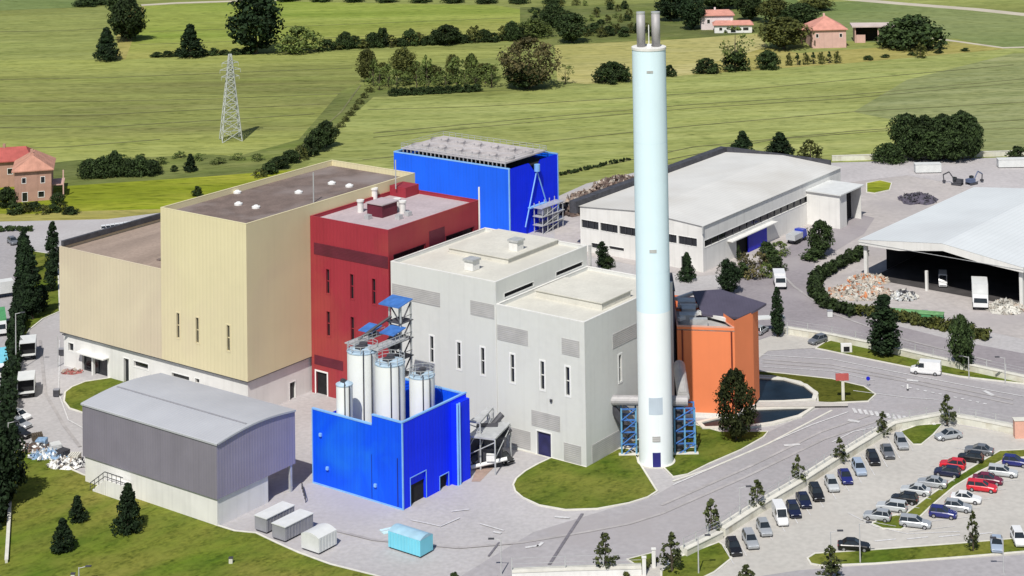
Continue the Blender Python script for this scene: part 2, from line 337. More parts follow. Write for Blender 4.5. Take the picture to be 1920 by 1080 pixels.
sheet('field', [(-300, 350), (115, 350), (385, 332), (560, 318), (620, 330), (330, 420), (120, 425), (-300, 432)], .10, m_f7)
sheet('verge', [(-300, 400), (60, 402), (180, 396), (330, 392), (330, 432), (200, 425), (-300, 440)], .12, m_f9)
for pts, wd in (([(265, 10), (330, 6), (480, 1), (700, -6)], 4.5), ([(1560, -4), (1700, 8), (1830, 18), (1960, 32), (2300, 70)], 7), ([(1750, 72), (1880, 90), (2100, 84)], 2.5)):
    MB().ribbon(GP(pts), wd, .0, .14).build('farm_track', m_path, kind='structure')
tl = MB()
for px in ([(700, 250), (1000, 222), (1300, 196), (1600, 178), (1900, 150), (2200, 120)], [(700, 258), (1000, 229), (1300, 203), (1600, 184), (1900, 156)], [(680, 300), (1000, 268), (1300, 236), (1600, 210), (1950, 190)], [(690, 206), (900, 200), (1150, 186), (1400, 168), (1700, 140), (1900, 122)], [(1040, 330), (1300, 276), (1600, 246), (1960, 222)], [(1250, 300), (1450, 262), (1650, 246), (2000, 240)],
           [(-20, 150), (200, 146), (400, 138), (660, 128)], [(-20, 190), (200, 190), (400, 186), (640, 176)], [(-20, 240), (200, 238), (400, 226), (590, 214)], [(-20, 218), (180, 216), (380, 206), (600, 196)], [(280, 60), (500, 52), (700, 44), (960, 34)], [(260, 84), (500, 76), (800, 64)], [(470, 330), (560, 280), (640, 210), (676, 160)], [(-20, 280), (120, 276), (300, 262)], [(-20, 60), (120, 58), (215, 52)]):
    tl.ribbon(GP(px), .55, .10, .125)
tl.build('tramline', M('tramline soil and crop', (.20, .20, .085), .95, .35, .06, fine=(.3, .3), world=True), kind='structure')
# site hard surfaces
sheet('plant_pavement', [(-500, 428), (200, 412), (300, 400), (700, 380), (1040, 372), (1100, 345), (1340, 290), (1560, 306), (1900, 296), (2500, 300), (2500, 1250), (-700, 1250)], .14, m_asph)
sheet('yard', [(1040, 372), (1150, 335), (1340, 300), (1560, 312), (1700, 300), (2500, 292), (2500, 760), (1860, 625), (1560, 580), (1520, 545), (1525, 500), (1300, 520), (1040, 470)], .16, m_yard)
sheet('hardstanding', [(1560, 312), (1700, 300), (2400, 288), (2400, 372), (1820, 352), (1700, 330), (1580, 345)], .18, m_fhard)
sheet('road', [(1330, 640), (1330, 560), (1375, 520), (1470, 470), (1530, 430), (1600, 400), (1640, 410), (1620, 440), (1570, 470), (1530, 490), (1520, 530), (1545, 572), (1640, 602), (1790, 640), (1960, 672), (2400, 760), (2400, 830), (1960, 730), (1800, 695), (1640, 655), (1470, 622), (1420, 640), (1380, 660)], .18, m_road2)
sheet('road', [(1410, 655), (1520, 655), (1600, 668), (1700, 690), (1830, 716), (1960, 738), (2400, 800), (2400, 900), (1960, 830), (1905, 806), (1830, 800), (1770, 790), (1670, 802), (1620, 830), (1500, 905), (1345, 998), (1235, 1050), (1120, 1078), (860, 1085), (1000, 1000), (1230, 930), (1420, 822), (1530, 770), (1560, 758), (1640, 752), (1630, 728), (1560, 712), (1420, 700)], .18, m_road)
sheet('parking_lot', [(1175, 1085), (1300, 1040), (1350, 1010), (1500, 918), (1575, 870), (1670, 812), (1768, 795), (1905, 818), (2300, 880), (2300, 1300), (1100, 1300)], .20, m_park)
sheet('road', [(1250, 1300), (1380, 1090), (1500, 1072), (1700, 1058), (1960, 1040), (2300, 1020), (2300, 1300)], .22, m_road)
sheet('pavement', [(1415, 642), (1470, 626), (1560, 640), (1528, 655), (1500, 656), (1440, 660), (1415, 680)], .22, m_park)
sheet('parking_lot', [(-400, 432), (40, 432), (30, 600), (12, 760), (-20, 1000), (-400, 1000)], .16, m_road)
def lawn(px, mat=m_lawn, z=.26, kerb=.3, nm='lawn'):
    pts = GP(px); mb = MB(); mb.quad(*[(x, y, z) for x, y in pts]); mb.build(nm, mat, kind='structure')
    if kerb: MB().ribbon(pts, kerb, .1, z+.05, True).build('kerb', m_kerb, kind='structure')
lawn([(-500, 700), (10, 820), (32, 832), (60, 846), (100, 868), (155, 893), (210, 912), (270, 930), (330, 958), (405, 988), (440, 999), (480, 1003), (520, 1022), (560, 1040), (620, 1062), (700, 1082), (760, 1100), (760, 1400), (-500, 1400)], m_bank, .3, .35)
lawn([(44, 470), (108, 480), (112, 586), (80, 600), (55, 620), (40, 650), (34, 600)], m_lawn, .25, .3)
lawn([(122, 738), (120, 755), (130, 768), (155, 776), (190, 765), (225, 740), (250, 715), (240, 706), (200, 712), (160, 718), (135, 728)])
lawn([(962, 912), (968, 900), (985, 886), (1010, 872), (1034, 861), (1098, 878), (1172, 838), (1192, 848), (1196, 866), (1232, 924), (1215, 935), (1180, 946), (1120, 957), (1060, 959), (1010, 950), (980, 936), (966, 924)])
lawn([(1172, 838), (1230, 812), (1290, 795), (1350, 812), (1440, 812), (1432, 822), (1390, 846), (1330, 872), (1290, 892), (1262, 897), (1245, 880), (1196, 860)])
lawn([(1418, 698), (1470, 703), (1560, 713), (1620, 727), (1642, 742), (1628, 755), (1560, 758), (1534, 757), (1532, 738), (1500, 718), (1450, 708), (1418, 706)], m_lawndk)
lawn([(1530, 655), (1545, 645), (1566, 638), (1650, 652), (1780, 682), (1920, 715), (2100, 755), (2100, 764), (1920, 722), (1800, 708), (1700, 690), (1600, 670)])
lawn([(1688, 812), (1720, 800), (1768, 797), (1750, 818), (1728, 836), (1712, 836)])
lawn([(1634, 985), (1655, 974), (1700, 965), (1735, 938), (1800, 893), (1840, 868), (1875, 848), (1940, 845), (2050, 850), (2050, 862), (1940, 858), (1885, 864), (1835, 888), (1790, 915), (1745, 953), (1712, 985), (1690, 996), (1655, 994)])
lawn([(1514, 1050), (1528, 1041), (1640, 1034), (1800, 1022), (1960, 1008), (1960, 1034), (1800, 1048), (1640, 1060), (1540, 1064), (1520, 1060)])
lawn([(1240, 1075), (1262, 1052), (1310, 1034), (1348, 1020), (1360, 1028), (1372, 1050), (1340, 1076), (1290, 1100), (1240, 1110)])
lawn([(1176, 1052), (1222, 1040), (1232, 1060), (1200, 1068)])
lawn([(1625, 345), (1650, 340), (1672, 345), (1668, 358), (1640, 364), (1625, 362)], m_f7, .28)
# repaired strips and wheel tracks
m_track = M('wheel worn asphalt', (.43, .405, .40), .9, .14, .15, fine=(.9, .2), world=True)
tk = MB()
for px in ([(1240, 950), (1400, 880), (1540, 812), (1640, 778)], [(1240, 966), (1400, 896), (1545, 826), (1650, 790)], [(1100, 1000), (1180, 985), (1240, 966)], [(860, 1030), (980, 1020), (1100, 1000)], [(1430, 676), (1560, 686), (1700, 712), (1900, 752)], [(1430, 682), (1560, 692), (1700, 718), (1900, 760)], [(75, 640), (85, 740), (120, 800), (150, 840)], [(600, 990), (700, 1015), (860, 1030)], [(1450, 500), (1490, 540), (1560, 590), (1700, 640), (1860, 680)]): tk.ribbon(GP(px), .55, .236, .242)
tk.build('tyre_track', m_track, kind='structure')
# ponds in front of the orange building
for px in ([(1418, 712), (1470, 714), (1510, 726), (1530, 742), (1526, 753), (1470, 757), (1418, 757)], [(1418, 770), (1470, 768), (1524, 768), (1500, 784), (1450, 797), (1400, 804), (1320, 806), (1310, 796)]):
    pts = GP(px); mb = MB(); mb.quad(*[(x, y, .24) for x, y in pts]); mb.build('pond', m_water, kind='structure')
    MB().ribbon(pts, .9, .1, .45, True).build('pond_rim', m_kerb, kind='structure')
sheet('pavement', [(1320, 760), (1530, 758), (1590, 762), (1590, 767), (1320, 769)], .5, m_park)
# painted markings
mk = MB()
def line(px, wd=.18, z=.262): mk.ribbon(GP(px), wd, z-.01, z)
line([(1262, 912), (1400, 852), (1520, 800), (1590, 775)], .3)
line([(1660, 800), (1600, 812), (1560, 832)], .25)
line([(1430, 668), (1560, 676), (1700, 704), (1860, 735), (2000, 760)], .25)
line([(1430, 690), (1560, 698), (1640, 716)], .2); line([(1600, 735), (1700, 748), (1760, 752)], .2)
for k in range(15):
    x = 1600+k*10.5; y = 768+k*1.6; line([(x, y), (x+5, y+9)], .55)
for k in range(12): line([(1690+k*14, 726+k*3), (1696+k*14, 727.3+k*3)], .45)
for a, b in (((1845, 735), (1862, 744)), ((1700, 715), (1722, 717)), ((1590, 790), (1612, 794)), ((1470, 838), (1500, 836))): line([a, b], .8)
# bay lines along the wall row
for k in range(15):
    x = 1352+k*24.0; y = 1021-k*15.2; line([(x, y), (x+24, y+40)], .14)
for k in range(9): line([(1612+k*22, 978-k*17), (1680+k*22, 990-k*17)], .12)
for k in range(8): line([(1705+k*24, 1000-k*17.5), (1790+k*24, 990-k*17.5)], .12)
line([(1590, 965), (1640, 990), (1700, 1004), (1800, 1000)], .2)
for k in range(4): line([(1640+k*60, 1018-k*4), (1680+k*60, 1014-k*4)], .3)
# plant yard markings
for q in ([(770, 978), (800, 984), (826, 990), (862, 974)], [(846, 962), (880, 958)], [(900, 985), (945, 998)]): line(q, .28)
for q in ([(1010, 1026), (985, 1030)], [(1018, 1020), (1008, 1028)], [(1040, 972), (1068, 974)], [(925, 1000), (940, 1003)]): line(q, .5)
line([(112, 640), (110, 740), (128, 790), (200, 830)], .2)
mk.build('road_marking', m_mark, kind='structure')
dj = MB(); dj.ribbon(GP([(1092, 966), (1060, 1015), (1030, 1062)]), .45, .25, .262); dj.ribbon(GP([(936, 1020), (916, 1046)]), .3, .25, .262)
dj.build('drain', m_joint, kind='structure')
MB().ribbon(GP([(1262, 905), (1330, 882), (1440, 835), (1560, 772)]), .35, .2, .30).build('kerb', m_kerb, kind='structure')

# ------------------------------------------------------------ cream hall
CR = (-58.58, 303.31)
t = root('cream_hall', 'tall cream hall with brown gravel roof and lower cream wing on white base', 'building', (*CR, 0), PH)
W = [onF(CR, x, 610) for x in (334, 370, 428)]
wn = [(a-.35, a+.35, 10.7, 15.0) for a, _ in W]
flatblock(t, 0, 43.4, 0, 21.4, 6.33, 32.6, m_cream, m_creamr, wn, (), .9)
for h in wn: window('F', 0, h, t, m_cream, fw=.22)
# low wing
flatblock(t, 0.0, 43.2, 21.42, 49.2, 6.33, 21.8, m_cream2, m_tanroof, (), (), .5)
# white base
bh = []
for p0, p1 in (((128, 642), (138, 660)), ((154, 660), (202, 696)), ((232, 671), (242, 712)), ((251, 676), (278, 694)), ((322, 698), (355, 708)), ((366, 709), (374, 713))):
    a1, z1 = onF(CR, *p0, off=.5); a0, z0 = onF(CR, *p1, off=.5); z1 = min(z1, 5.6); bh.append((min(a0, a1), max(a0, a1), max(.3, min(z0, z1-.8)), z1))
bh[1] = (bh[1][0], bh[1][1], .1, bh[1][3]); bh[2] = (bh[2][0], bh[2][1], .1, bh[2][3])
br = []
a0, z1 = onR(CR, 547, 718); a1, _ = onR(CR, 558, 745); br.append((a0, a1, .1, 3.0))
mb = MB(); wallface(mb, 'F', .5, 0.5, 48.7, 0, 6.33, bh, .5); wallface(mb, 'R', .5, .5, 43, 0, 6.33, br, .4)
mb.quad((.5, 48.7, 0), (43, 48.7, 0), (43, 48.7, 6.33), (.5, 48.7, 6.33)); mb.quad((43, .5, 0), (43, 48.7, 0), (43, 48.7, 6.33), (43, .5, 6.33)); mb.build('base_wall', m_render, t, label='white rendered base of the cream hall')
MB().box(-.02, 43.4, -.02, 49.2, 6.2, 6.328).build('drip_edge', m_darksteel, t)
for h in bh:
    window('F', .5, h, t, depth=.45, mull=False, fw=.15, name='window' if h[2] > .2 else 'door')
for h in br: window('R', .5, h, t, depth=.35, mull=False, fw=.15, name='door')
mb = MB(); e = bh[1]; mb.box(-.9, .5, e[0]-.4, e[1]+.4, e[3]+.15, e[3]+.35); mb.build('door_canopy', m_render, t)
mb = MB(); mb.box(-.1, .4, (e[0]+e[1])/2-.2, (e[0]+e[1])/2+.2, 0, e[3]); mb.build('pillar', m_render, t)
# roof vents
for x, y in ((447, 384), (480, 390), (560, 362), (622, 345), (655, 350), (445, 362)):
    a, b = LZ(CR, x, y, 31.7); o = MB().cyl(a, b, .75, 31.7, 32.0, 12).cyl(a, b, .6, 32.0, 32.25, 12, .3).build('roof_vent', m_winframe, t)
for x, y in ((588, 370), (742, 345)):
    a, b = LZ(CR, x, y, 32.6); MB().tube((a, b, 31.7), (a, b, 37), .12).build('lightning_rod', m_galv, t)
for k in range(3): MB().box(4+k*.4, 34, 23.5+k*1.9, 24.3+k*1.9, 21.32, 21.6).build('roof_rib', m_creamr, t)
MB().box(.4, 43, 48.5, 49.15, 21.95, 22.9).build('side_parapet', m_darksteel, t)

# ------------------------------------------------------------ red building
RD = (-34.8, 305.1)
t = root('red_building', 'dark red clad boiler house with pale roof and vents between cream and off white halls', 'building', (*RD, 0), PH)
wn = []
for cx, zs in ((615, ((17.9, 22.1), (10.6, 14.8))), (660, ((17.9, 22.1), (10.7, 14.8))), (701, ((17.8, 22.1),))):
    a = onF(RD, cx, 540)[0]
    for z0, z1 in zs: wn.append((a-.38, a+.38, z0, z1))
a, _ = onF(RD, 603, 715); dr = (a-1.3, a+1.3, .1, 4.0); rh = []
for p0, p1 in (((738, 478), (797, 470)), ((836, 434), (888, 425))):
    a0, z0 = onR(RD, *p0); a1, z1 = onR(RD, *p1); rh.append((a0, a1, 25.3, 26.3))
flatblock(t, 0, 24.6, 0, 18.3, 0, 30.65, m_red, m_pinkroof, wn+[dr], rh, .5)
for h in wn: window('F', 0, h, t, m_red, fw=.2)
for h in rh: window('R', 0, h, t, m_reddark, fw=.12, mull=False)
window('F', 0, dr, t, m_winframe, m_dark, mull=False, name='door')
panel('F', 0, (.1, 17.4, 24.3, 26.3), t, m_reddark, 'louvre'); panel('F', 0, (10.8, 17.6, 5.2, 6.8), t, m_reddark, 'louvre')
panel('R', 0, (10.6, 14.8, 24.6, 28.2), t, m_reddark, 'louvre'); panel('R', 0, (15.4, 23.4, 24.2, 24.9), t, m_reddark, 'louvre')
MB().box(20.5, 24.2, 14, 17.9, 30.16, 32.0).build('stair_head', m_red, t)
for x, y in ((676, 398), (702, 375), (745, 395), (755, 400)):
    a, b = LZ(RD, x, y, 30.1); MB().cyl(a, b, .55, 30.15, 32.0, 12).cyl(a, b, .7, 32.0, 32.3, 12).build('roof_vent', m_render, t)
a, b = LZ(RD, 712, 403, 30.2); MB().box(a-1.3, a+2.6, b-1.8, b+1.8, 30.16, 32.3).build('roof_plant', m_reddark, t); MB().box(a-1.5, a+2.8, b-2, b+2, 32.31, 32.5).build('roof_plant_cover', m_pinkroof, t)
for x, y in ((690, 410), (748, 410), (765, 404), (730, 388)):
    a, b = LZ(RD, x, y, 30.2); MB().box(a-.5, a+.5, b-.5, b+.5, 30.16, 30.9).build('roof_box', m_galv, t)
o = MB(); a, b = onR(RD, 891, 400)[0], 0; o.tube((24.2, -.35, 5), (24.2, -.35, 33.2), .16).build('drainpipe', m_render, t)

# ------------------------------------------------------------ blue air cooled condenser building
CB = (-19.07, 412.75)
t = root('cooling_building', 'bright blue box shaped cooling unit with grey fan deck and notched end wall', 'building', (*CB, 0), PH)
mb = MB(); wallface(mb, 'F', 0, 0, 35.25, 0, 16.2, [])
mb.quad((0, 35.25, 0), (18.9, 35.25, 0), (18.9, 35.25, 16.2), (0, 35.25, 16.2)); mb.quad((18.9, 0, 0), (18.9, 35.25, 0), (18.9, 35.25, 16.2), (18.9, 0, 16.2))
mb.quad((.3, .3, 13), (.3, 35, 13), (.3, 35, 16.2), (.3, .3, 16.2)); mb.quad((18.6, .3, 13), (18.6, 35, 13), (18.6, 35, 16.2), (18.6, .3, 16.2)); mb.build('wall', m_blue3, t)
mb = MB(); mb.quad((0, 0, 0), (18.9, 0, 0), (18.9, 0, 16.2), (12.2, 0, 16.2), (9.9, 0, 13.6), (7.6, 0, 16.2), (0, 0, 16.2)); mb.quad((0.3, 0.3, 13), (18.6, 0.3, 13), (18.6, .3, 16.2), (12.2, .3, 16.2), (9.9, .3, 13.6), (7.6, .3, 16.2), (.3, .3, 16.2)); mb.build('wall', m_blue_shade, t)
MB().box(-.06, .36, -.06, 35.3, 16.202, 16.45).box(18.54, 18.96, -.06, 35.3, 16.202, 16.45).box(.36, 18.54, 34.9, 35.3, 16.202, 16.45).box(-.08, .2, -.1, .18, 0, 16.2).box(18.7, 18.98, -.1, .18, 0, 16.2).build('edge_trim', m_trim, t)
# open louvre band and fan deck
mb = MB()
for k in range(26): mb.box(1.2, 1.45, 2+k*1.25, 2.2+k*1.25, 15.1, 17.0)
mb.build('deck_post', m_galv, t)
MB().box(2.5, 17.5, 1.5, 33.8, 14.8, 15.1).build('fan_floor', m_dark, t)
MB().box(1.2, 17.2, 2.0, 34.0, 17.0, 17.25).build('fan_deck', m_fhard, t)
for k in range(6):
    for j in range(2): o = MB().cyl(5+j*7.2, 5+k*5.2, 2.3, 17.26, 17.75, 24, cap=False).cyl(5+j*7.2, 5+k*5.2, .5, 17.26, 17.7, 10).build('fan_ring', m_fhard, t)
mb = MB()
for k in range(17):
    for x in (1.3, 17.1): mb.tube((x, 2+k*2, 17.25), (x, 2+k*2, 18.3), .05, 4)
for x in (1.3, 17.1):
    for z in (17.8, 18.3): mb.tube((x, 2, z), (x, 34, z), .05, 4)
for y in (2, 34):
    for z in (17.8, 18.3): mb.tube((1.3, y, z), (17.1, y, z), .05, 4)
mb.build('railing', m_galv, t)
mb = MB(); mb.tube((9.9, -.5, 14.2), (5.2, -.5, 2), .16); mb.tube((9.9, -.5, 14.2), (14.6, -.5, 3.2), .16); mb.box(6.5, 13, -1.2, -.3, 6.0, 6.3); mb.tube((9.9, -.6, 14.0), (9.9, -.6, 15.6), .7, 12); mb.build('pipe', m_trim, t)
mb = MB()
for k in range(5):
    mb.tube((8+k*2, -1, 0), (8+k*2, -1, 7), .12); mb.tube((8+k*2, -3.4, 0), (8+k*2, -3.4, 6), .12)
for z in (2, 4, 6): mb.box(7.5, 16.5, -3.6, -.9, z, z+.15); mb.tube((8, -3.4, z-2), (16, -3.4, z), .1); mb.tube((16, -1.1, z-2), (8, -1.1, z), .1)
mb.box(9, 12, -3, -1.2, 4.3, 5.6); mb.box(13, 15, -3, -1.2, 2.3, 3.6); mb.build('pipe_rack', m_galv, t)

# ------------------------------------------------------------ off-white process building
WH = (-1.6, 280.3)
t = root('white_process_hall', 'off white clad process building in two heights with slit windows and grey louvres', 'building', (*WH, 0), PH)
def rectF(o, p0, p1, off=0.):
    a0, z1 = onF(o, *p0, off=off); a1, z0 = onF(o, *p1, off=off); return (min(a0, a1), max(a0, a1), min(z0, z1), max(z0, z1))
wlow = [(a-.36, a+.36, 10.6, 15.0) for a in (14.3, 8.3, 3.35)]; whigh = [(a-.36, a+.36, 10.7, 15.0) for a in (31.2, 25.4, 20.4)]
a0 = onF(WH, 1007, 820)[0]; a1 = onF(WH, 1033, 820)[0]; dd = (a1, a0, .1, 3.9)
wr = (9.3, 10.0, 10.6, 14.8)
flatblock(t, 0, 25.5, 0, 17.5, 0, 22.4, m_white, m_flatroof, wlow+[dd], [wr], .45, capm=m_render)
hr = []
for p0, p1 in (((946, 571), (1001, 541)), ((1043, 522), (1093, 503))):
    a0_, _ = onR(WH, *p0, off=17.5); a1_, _ = onR(WH, *p1, off=17.5); hr.append((max(.8, a0_), min(24.8, a1_), 22.9, 23.6))
flatblock(t, 0, 25.5, 17.52, 40.1, 0, 25.9, m_white, m_flatroof, whigh, hr, .45, capm=m_render)
for h in wlow+whigh: window('F', 0, h, t)
for h in whigh: pass
window('R', 0, wr, t); window('F', 0, dd, t, pane=glass('blue door paint', (.02, .02, .09), .5), mull=False, name='door', fw=.2)
for h in hr: window('R', 17.52, h, t, pane=m_dark, mull=False, fw=.1)
for h in ((29.3, 39.8, 20.1, 22.4), (17.9, 22.8, 20.0, 22.3), (11.1, 17.3, 16.9, 19.3), (1.0, 4.4, 16.9, 19.4), (5.0, 10.6, 4.6, 7.0), (1.0, 4.3, .4, 3.2), (10.9, 15.1, .6, 3.4)): panel('F', 0, h, t, m_louvre, 'louvre')
panel('R', 0, (7.6, 14.5, 16.3, 18.6), t, m_louvre, 'louvre'); panel('R', 0, (1.5, 9.5, .1, 3.1), t, m_louvre, 'louvre')
MB().box(8.0, 16.2, 2.2, 15.4, 21.96, 23.0).build('roof_hatch', m_flatroof, t); MB().box(7.8, 16.4, 2.0, 15.6, 23.01, 23.15).build('roof_hatch_lid', m_flatroof, t)
MB().box(11, 25, 23.5, 36.5, 25.46, 26.2).build('roof_hatch', m_flatroof, t); MB().box(10.8, 25.1, 23.3, 36.7, 26.21, 26.35).build('roof_hatch_lid', m_flatroof, t)
for x, y, zz in ((885, 505, 25.5), (968, 468, 26.36)):
    a, b = LZ(WH, x, y, zz); MB().box(a-.9, a+.9, b-.9, b+.9, zz, zz+1.5).build('roof_vent', m_render, t); MB().box(a-1.1, a+1.1, b-1.1, b+1.1, zz+1.51, zz+1.85).build('vent_cap', m_galv, t)
MB().box(-.12, .0, .0, 40.1, .0, .28).build('plinth', m_kerb, t)
MB().tube((-.12, 17.5, .3), (-.12, 17.5, 22), .07).build('drainpipe', m_render, t)
for z, y in ((9.0, 6.4),): MB().box(-.25, 0, y, y+.4, z, z+.4).build('wall_lamp', m_darksteel, t)
mb = MB(); mb.tube((25.9, 17.2, 0), (25.9, 17.2, 26), .3); mb.build('drainpipe', m_louvre, t)
# link block behind the chimney, its shade put into the dark lilac colour
o = root('dark_link_block', 'narrow service tower, shade coloured in as dark lilac grey, between the chimney and orange building', 'building', (9.5, 303.5, 0), 0)
MB().box(0, 4.1, 0, 10, 0, 20.2).build('wall', M('shade toned lilac cladding', (.10, .09, .14), .6, .1, .3, rib=.6, ribax='X'), o)
MB().box(-.1, 4.2, -.1, 10.1, 20.21, 20.45).build('roof_edge', m_darksteel, o)

# ------------------------------------------------------------ chimney
cx_, cy_ = 9.3, 282.3
t = root('chimney', 'tall smooth pale blue white chimney shaft with two steel flues at the top', 'chimney', (cx_, cy_, 0))
smooth_shade(MB().cyl(0, 0, 2.66, 23.8, 64.4, 64, cap=False).build('shaft', m_chim, t)); smooth_shade(MB().cyl(0, 0, 2.665, 0, 23.8, 64, cap=False).build('shaft', m_chimw, t, label='white lower shaft of the chimney'))
mb = MB(); mb.box(-.25, .25, 2.62, 3.1, 3, 64).build('cable_ladder', m_galv, t)
mb = MB(); mb.cyl(0, 0, 2.74, 64.4, 64.75, 48); mb.build('top_rim', m_render, t)
mb = MB()
for z in (30, 50): mb.cyl(0, 0, 2.675, z, z+.05, 48, cap=False)
mb.build('joint_ring', m_chim, t)
for x in (-1.2, 1.15):
    o = smooth_shade(MB().cyl(x, 0, .68, 64.75, 70.1, 24).build('flue', m_steel, t)); MB().cyl(x, 0, .71, 69.95, 70.2, 24).build('flue_rim', m_galv, o)
mb = MB(); mb.tube((0, -.9, 64.7), (0, -.9, 68.3), .08); mb.box(-.3, .3, -1.2, -.7, 64.75, 65.3); mb.build('bracket', m_winframe, t)
def cpanel(name, z0, z1, hw, mat, dr=.03, lab=None, n=6, off=0.):
    mb = MB(); a0 = -math.pi/2+off; da = hw/2.66
    pts = [(a0-da+2*da*k/n) for k in range(n+1)]
    for a, b in zip(pts, pts[1:]):
        r0, r1 = 2.66, 2.66+dr
        mb.quad(*[(r1*math.cos(x), r1*math.sin(x), z) for x, z in ((a, z0), (b, z0), (b, z1), (a, z1))])
    for x in (pts[0], pts[-1]): mb.quad(*[(r*math.cos(x), r*math.sin(x), z) for r, z in ((r0, z0), (r1, z0), (r1, z1), (r0, z1))])
    for z in (z0, z1):
        for a, b in zip(pts, pts[1:]): mb.quad(*[(r*math.cos(x), r*math.sin(x), z) for r, x in ((r0, a), (r1, a), (r1, b), (r0, b))])
    return mb.build(name, mat, t, label=lab)
cpanel('door', .1, 2.5, .62, M('dark blue door', (.02, .02, .16), .5), .05)
cpanel('door_lamp', 4.2, 5.0, .6, m_louvre, .1); cpanel('hatch', 8.3, 10.9, 1.1, M('pale grey hatch', (.52, .60, .68), .5), .04)
cpanel('inspection_cover', 33.2, 33.7, .55, m_galv, .05); cpanel('inspection_cover', 61.0, 61.4, .5, m_galv, .05)
MB().cyl(0, 0, 3.0, 0, .3, 40).build('footing', m_kerb, t)
# flue duct and trestles
zd = 8.2
t = root('flue_duct', 'silver flue duct running behind the chimney foot between two blue trestles', 'duct', (0, 0, 0))
yl = G(1150, 757, zd)[1]; xl = G(1140, 757, zd)[0]; xr = G(1292, 765, zd)[0]; yy = cy_+4.2
mb = MB(); mb.path([(xl, yy+.2, zd), (xr, yy-.8, zd)], .8, 16); mb.build('duct_pipe', m_steel, t, smooth=False)
mb = MB(); mb.path([(xl, yy+.2, zd), (xl-.6, yy+1.0, zd+1.2), (xl-.3, yy+3.2, zd+1.4)], .75, 14); mb.build('duct_elbow', m_galv, t)
mb = MB(); mb.path([(13.9, 298, 9.6), (xr-.7, yy-.2, zd+.4)], 1.0, 16); mb.build('inclined_duct', m_louvre, t)
mb = MB(); mb.path([(xl+.4, yy+.4, zd-.9), (xl+3.6, yy+.2, 2.6)], .7, 8); mb.build('shadow_and_dark_pipe', m_darksteel, t); mb = MB(); mb.path([(xr-1.6, yy, zd-.6), (xr-1.6, yy, .4)], .75, 12); mb.build('shadow_and_dark_pipe', m_darksteel, t)  # inclined tube shapes the duct's shadow on the wall; upright one is a pipe
mb = MB(); mb.box(xl, xr, yy+.6, yy+1.9, zd-1.0, zd-.8); mb.build('walkway', m_galv, t)
for (x0, x1, lab) in ((4.0, 6.3, 'left of the chimney foot'), (12.4, 15.6, 'right of the chimney foot')):
    t = root('support_trestle', 'blue lattice steel trestle under the silver duct '+lab, 'steel frame', (x0, yy-1.4, 0))
    wd = x1-x0; mb = MB(); nx = 3 if wd > 3 else 2
    for i in range(nx):
        for y in (0, 2.6): mb.box(i*wd/(nx-1)-.13, i*wd/(nx-1)+.13, y-.13, y+.13, 0, 7.4)
    mb.build('post', m_teal, t); mb = MB()
    for z in (1.8, 3.7, 5.6, 7.3):
        mb.box(0, wd, -.1, .1, z-.1, z+.1); mb.box(0, wd, 2.5, 2.7, z-.1, z+.1)
    for z in (0, 1.8, 3.7, 5.6):
        mb.tube((0, -.2, z), (wd, -.2, z+1.8), .09); mb.tube((wd, 0, z), (wd, 2.6, z+1.8), .09); mb.tube((0, 2.6, z), (0, 0, z+1.8), .09); mb.tube((wd, 2.8, z), (0, 2.8, z+1.8), .09)
    mb.build('cross_brace', m_frameblue, t)
    mb = MB(); mb.box(-.5, wd+.5, -.5, .4, 0, .35); mb.box(-.5, wd+.5, 2.2, 3.1, 0, .35); mb.build('footing', m_kerb, t)

# ------------------------------------------------------------ orange building
t = root('orange_building', 'orange rendered office block with dark roof pavilion beside two ponds', 'building', (13.8, 301.3, 0))
fp = [(0, 0), (9.5, -1.5), (13.0, 2.9), (14.2, 6.2), (8.2, 16.2), (.5, 19.2)]
mb = MB(); mb.prism(fp[:1]+fp[1:2]+[(9.5, 5), (0, 10)], .9, 15, cap=False)
mb.build('wall', m_orange, t)
mb = MB(); hl = [(1.2, 2.3, .9, 6.5)]
a, b = Vector(fp[1]), Vector(fp[2]); d = (b-a); L_ = d.length; d /= L_
def pw(s, z, n=0.): p = a+d*s; return (p.x+d.y*n, p.y-d.x*n, z)
A = [0, 1.2, 3.2, L_]; 
for i in range(3):
    z0 = 6.6 if i == 1 else .9
    mb.quad(pw(A[i], z0, 0.), pw(A[i+1], z0, 0.), pw(A[i+1], 16.3, 0.), pw(A[i], 16.3, 0.))
mb.quad(pw(1.2, 6.6, 0.), pw(3.2, 6.6, 0.), pw(3.2, 6.6, -.9), pw(1.2, 6.6, -.9)); mb.quad(pw(3.2, .9, 0.), pw(3.2, 6.6, 0.), pw(3.2, 6.6, -.9), pw(3.2, .9, -.9)); mb.quad(pw(1.2, .9, 0.), pw(1.2, 6.6, 0.), pw(1.2, 6.6, -.9), pw(1.2, .9, -.9))
mb.quad((*fp[2], .9), (*fp[3], .9), (*fp[3], 16.3), (*fp[2], 16.3)); mb.quad((*fp[3], .9), (*fp[4], .9), (*fp[4], 15.4), (*fp[3], 16.3)); mb.quad((*fp[4], .9), (*fp[5], .9), (*fp[5], 14.5), (*fp[4], 14.5)); mb.quad((*fp[5], .9), (*fp[0], .9), (*fp[0], 15), (*fp[5], 15))
mb.quad((*fp[1], 15), pw(.0, 16.3), (8.0, 2.5, 16.3), (8.0, 2.5, 15)); mb.build('wall', m_orange, t)
mb = MB(); mb.quad(pw(1.2, .9, -.9), pw(3.2, .9, -.9), pw(3.2, 6.6, -.9), pw(1.2, 6.6, -.9)); mb.build('window', m_glass, t)
mb = MB(); mb.prism([(.3, -.2), (9.6, -1.7), (13.2, 2.7), (12, 4), (0, 4)], 0, .9); mb.build('plinth', m_render, t)
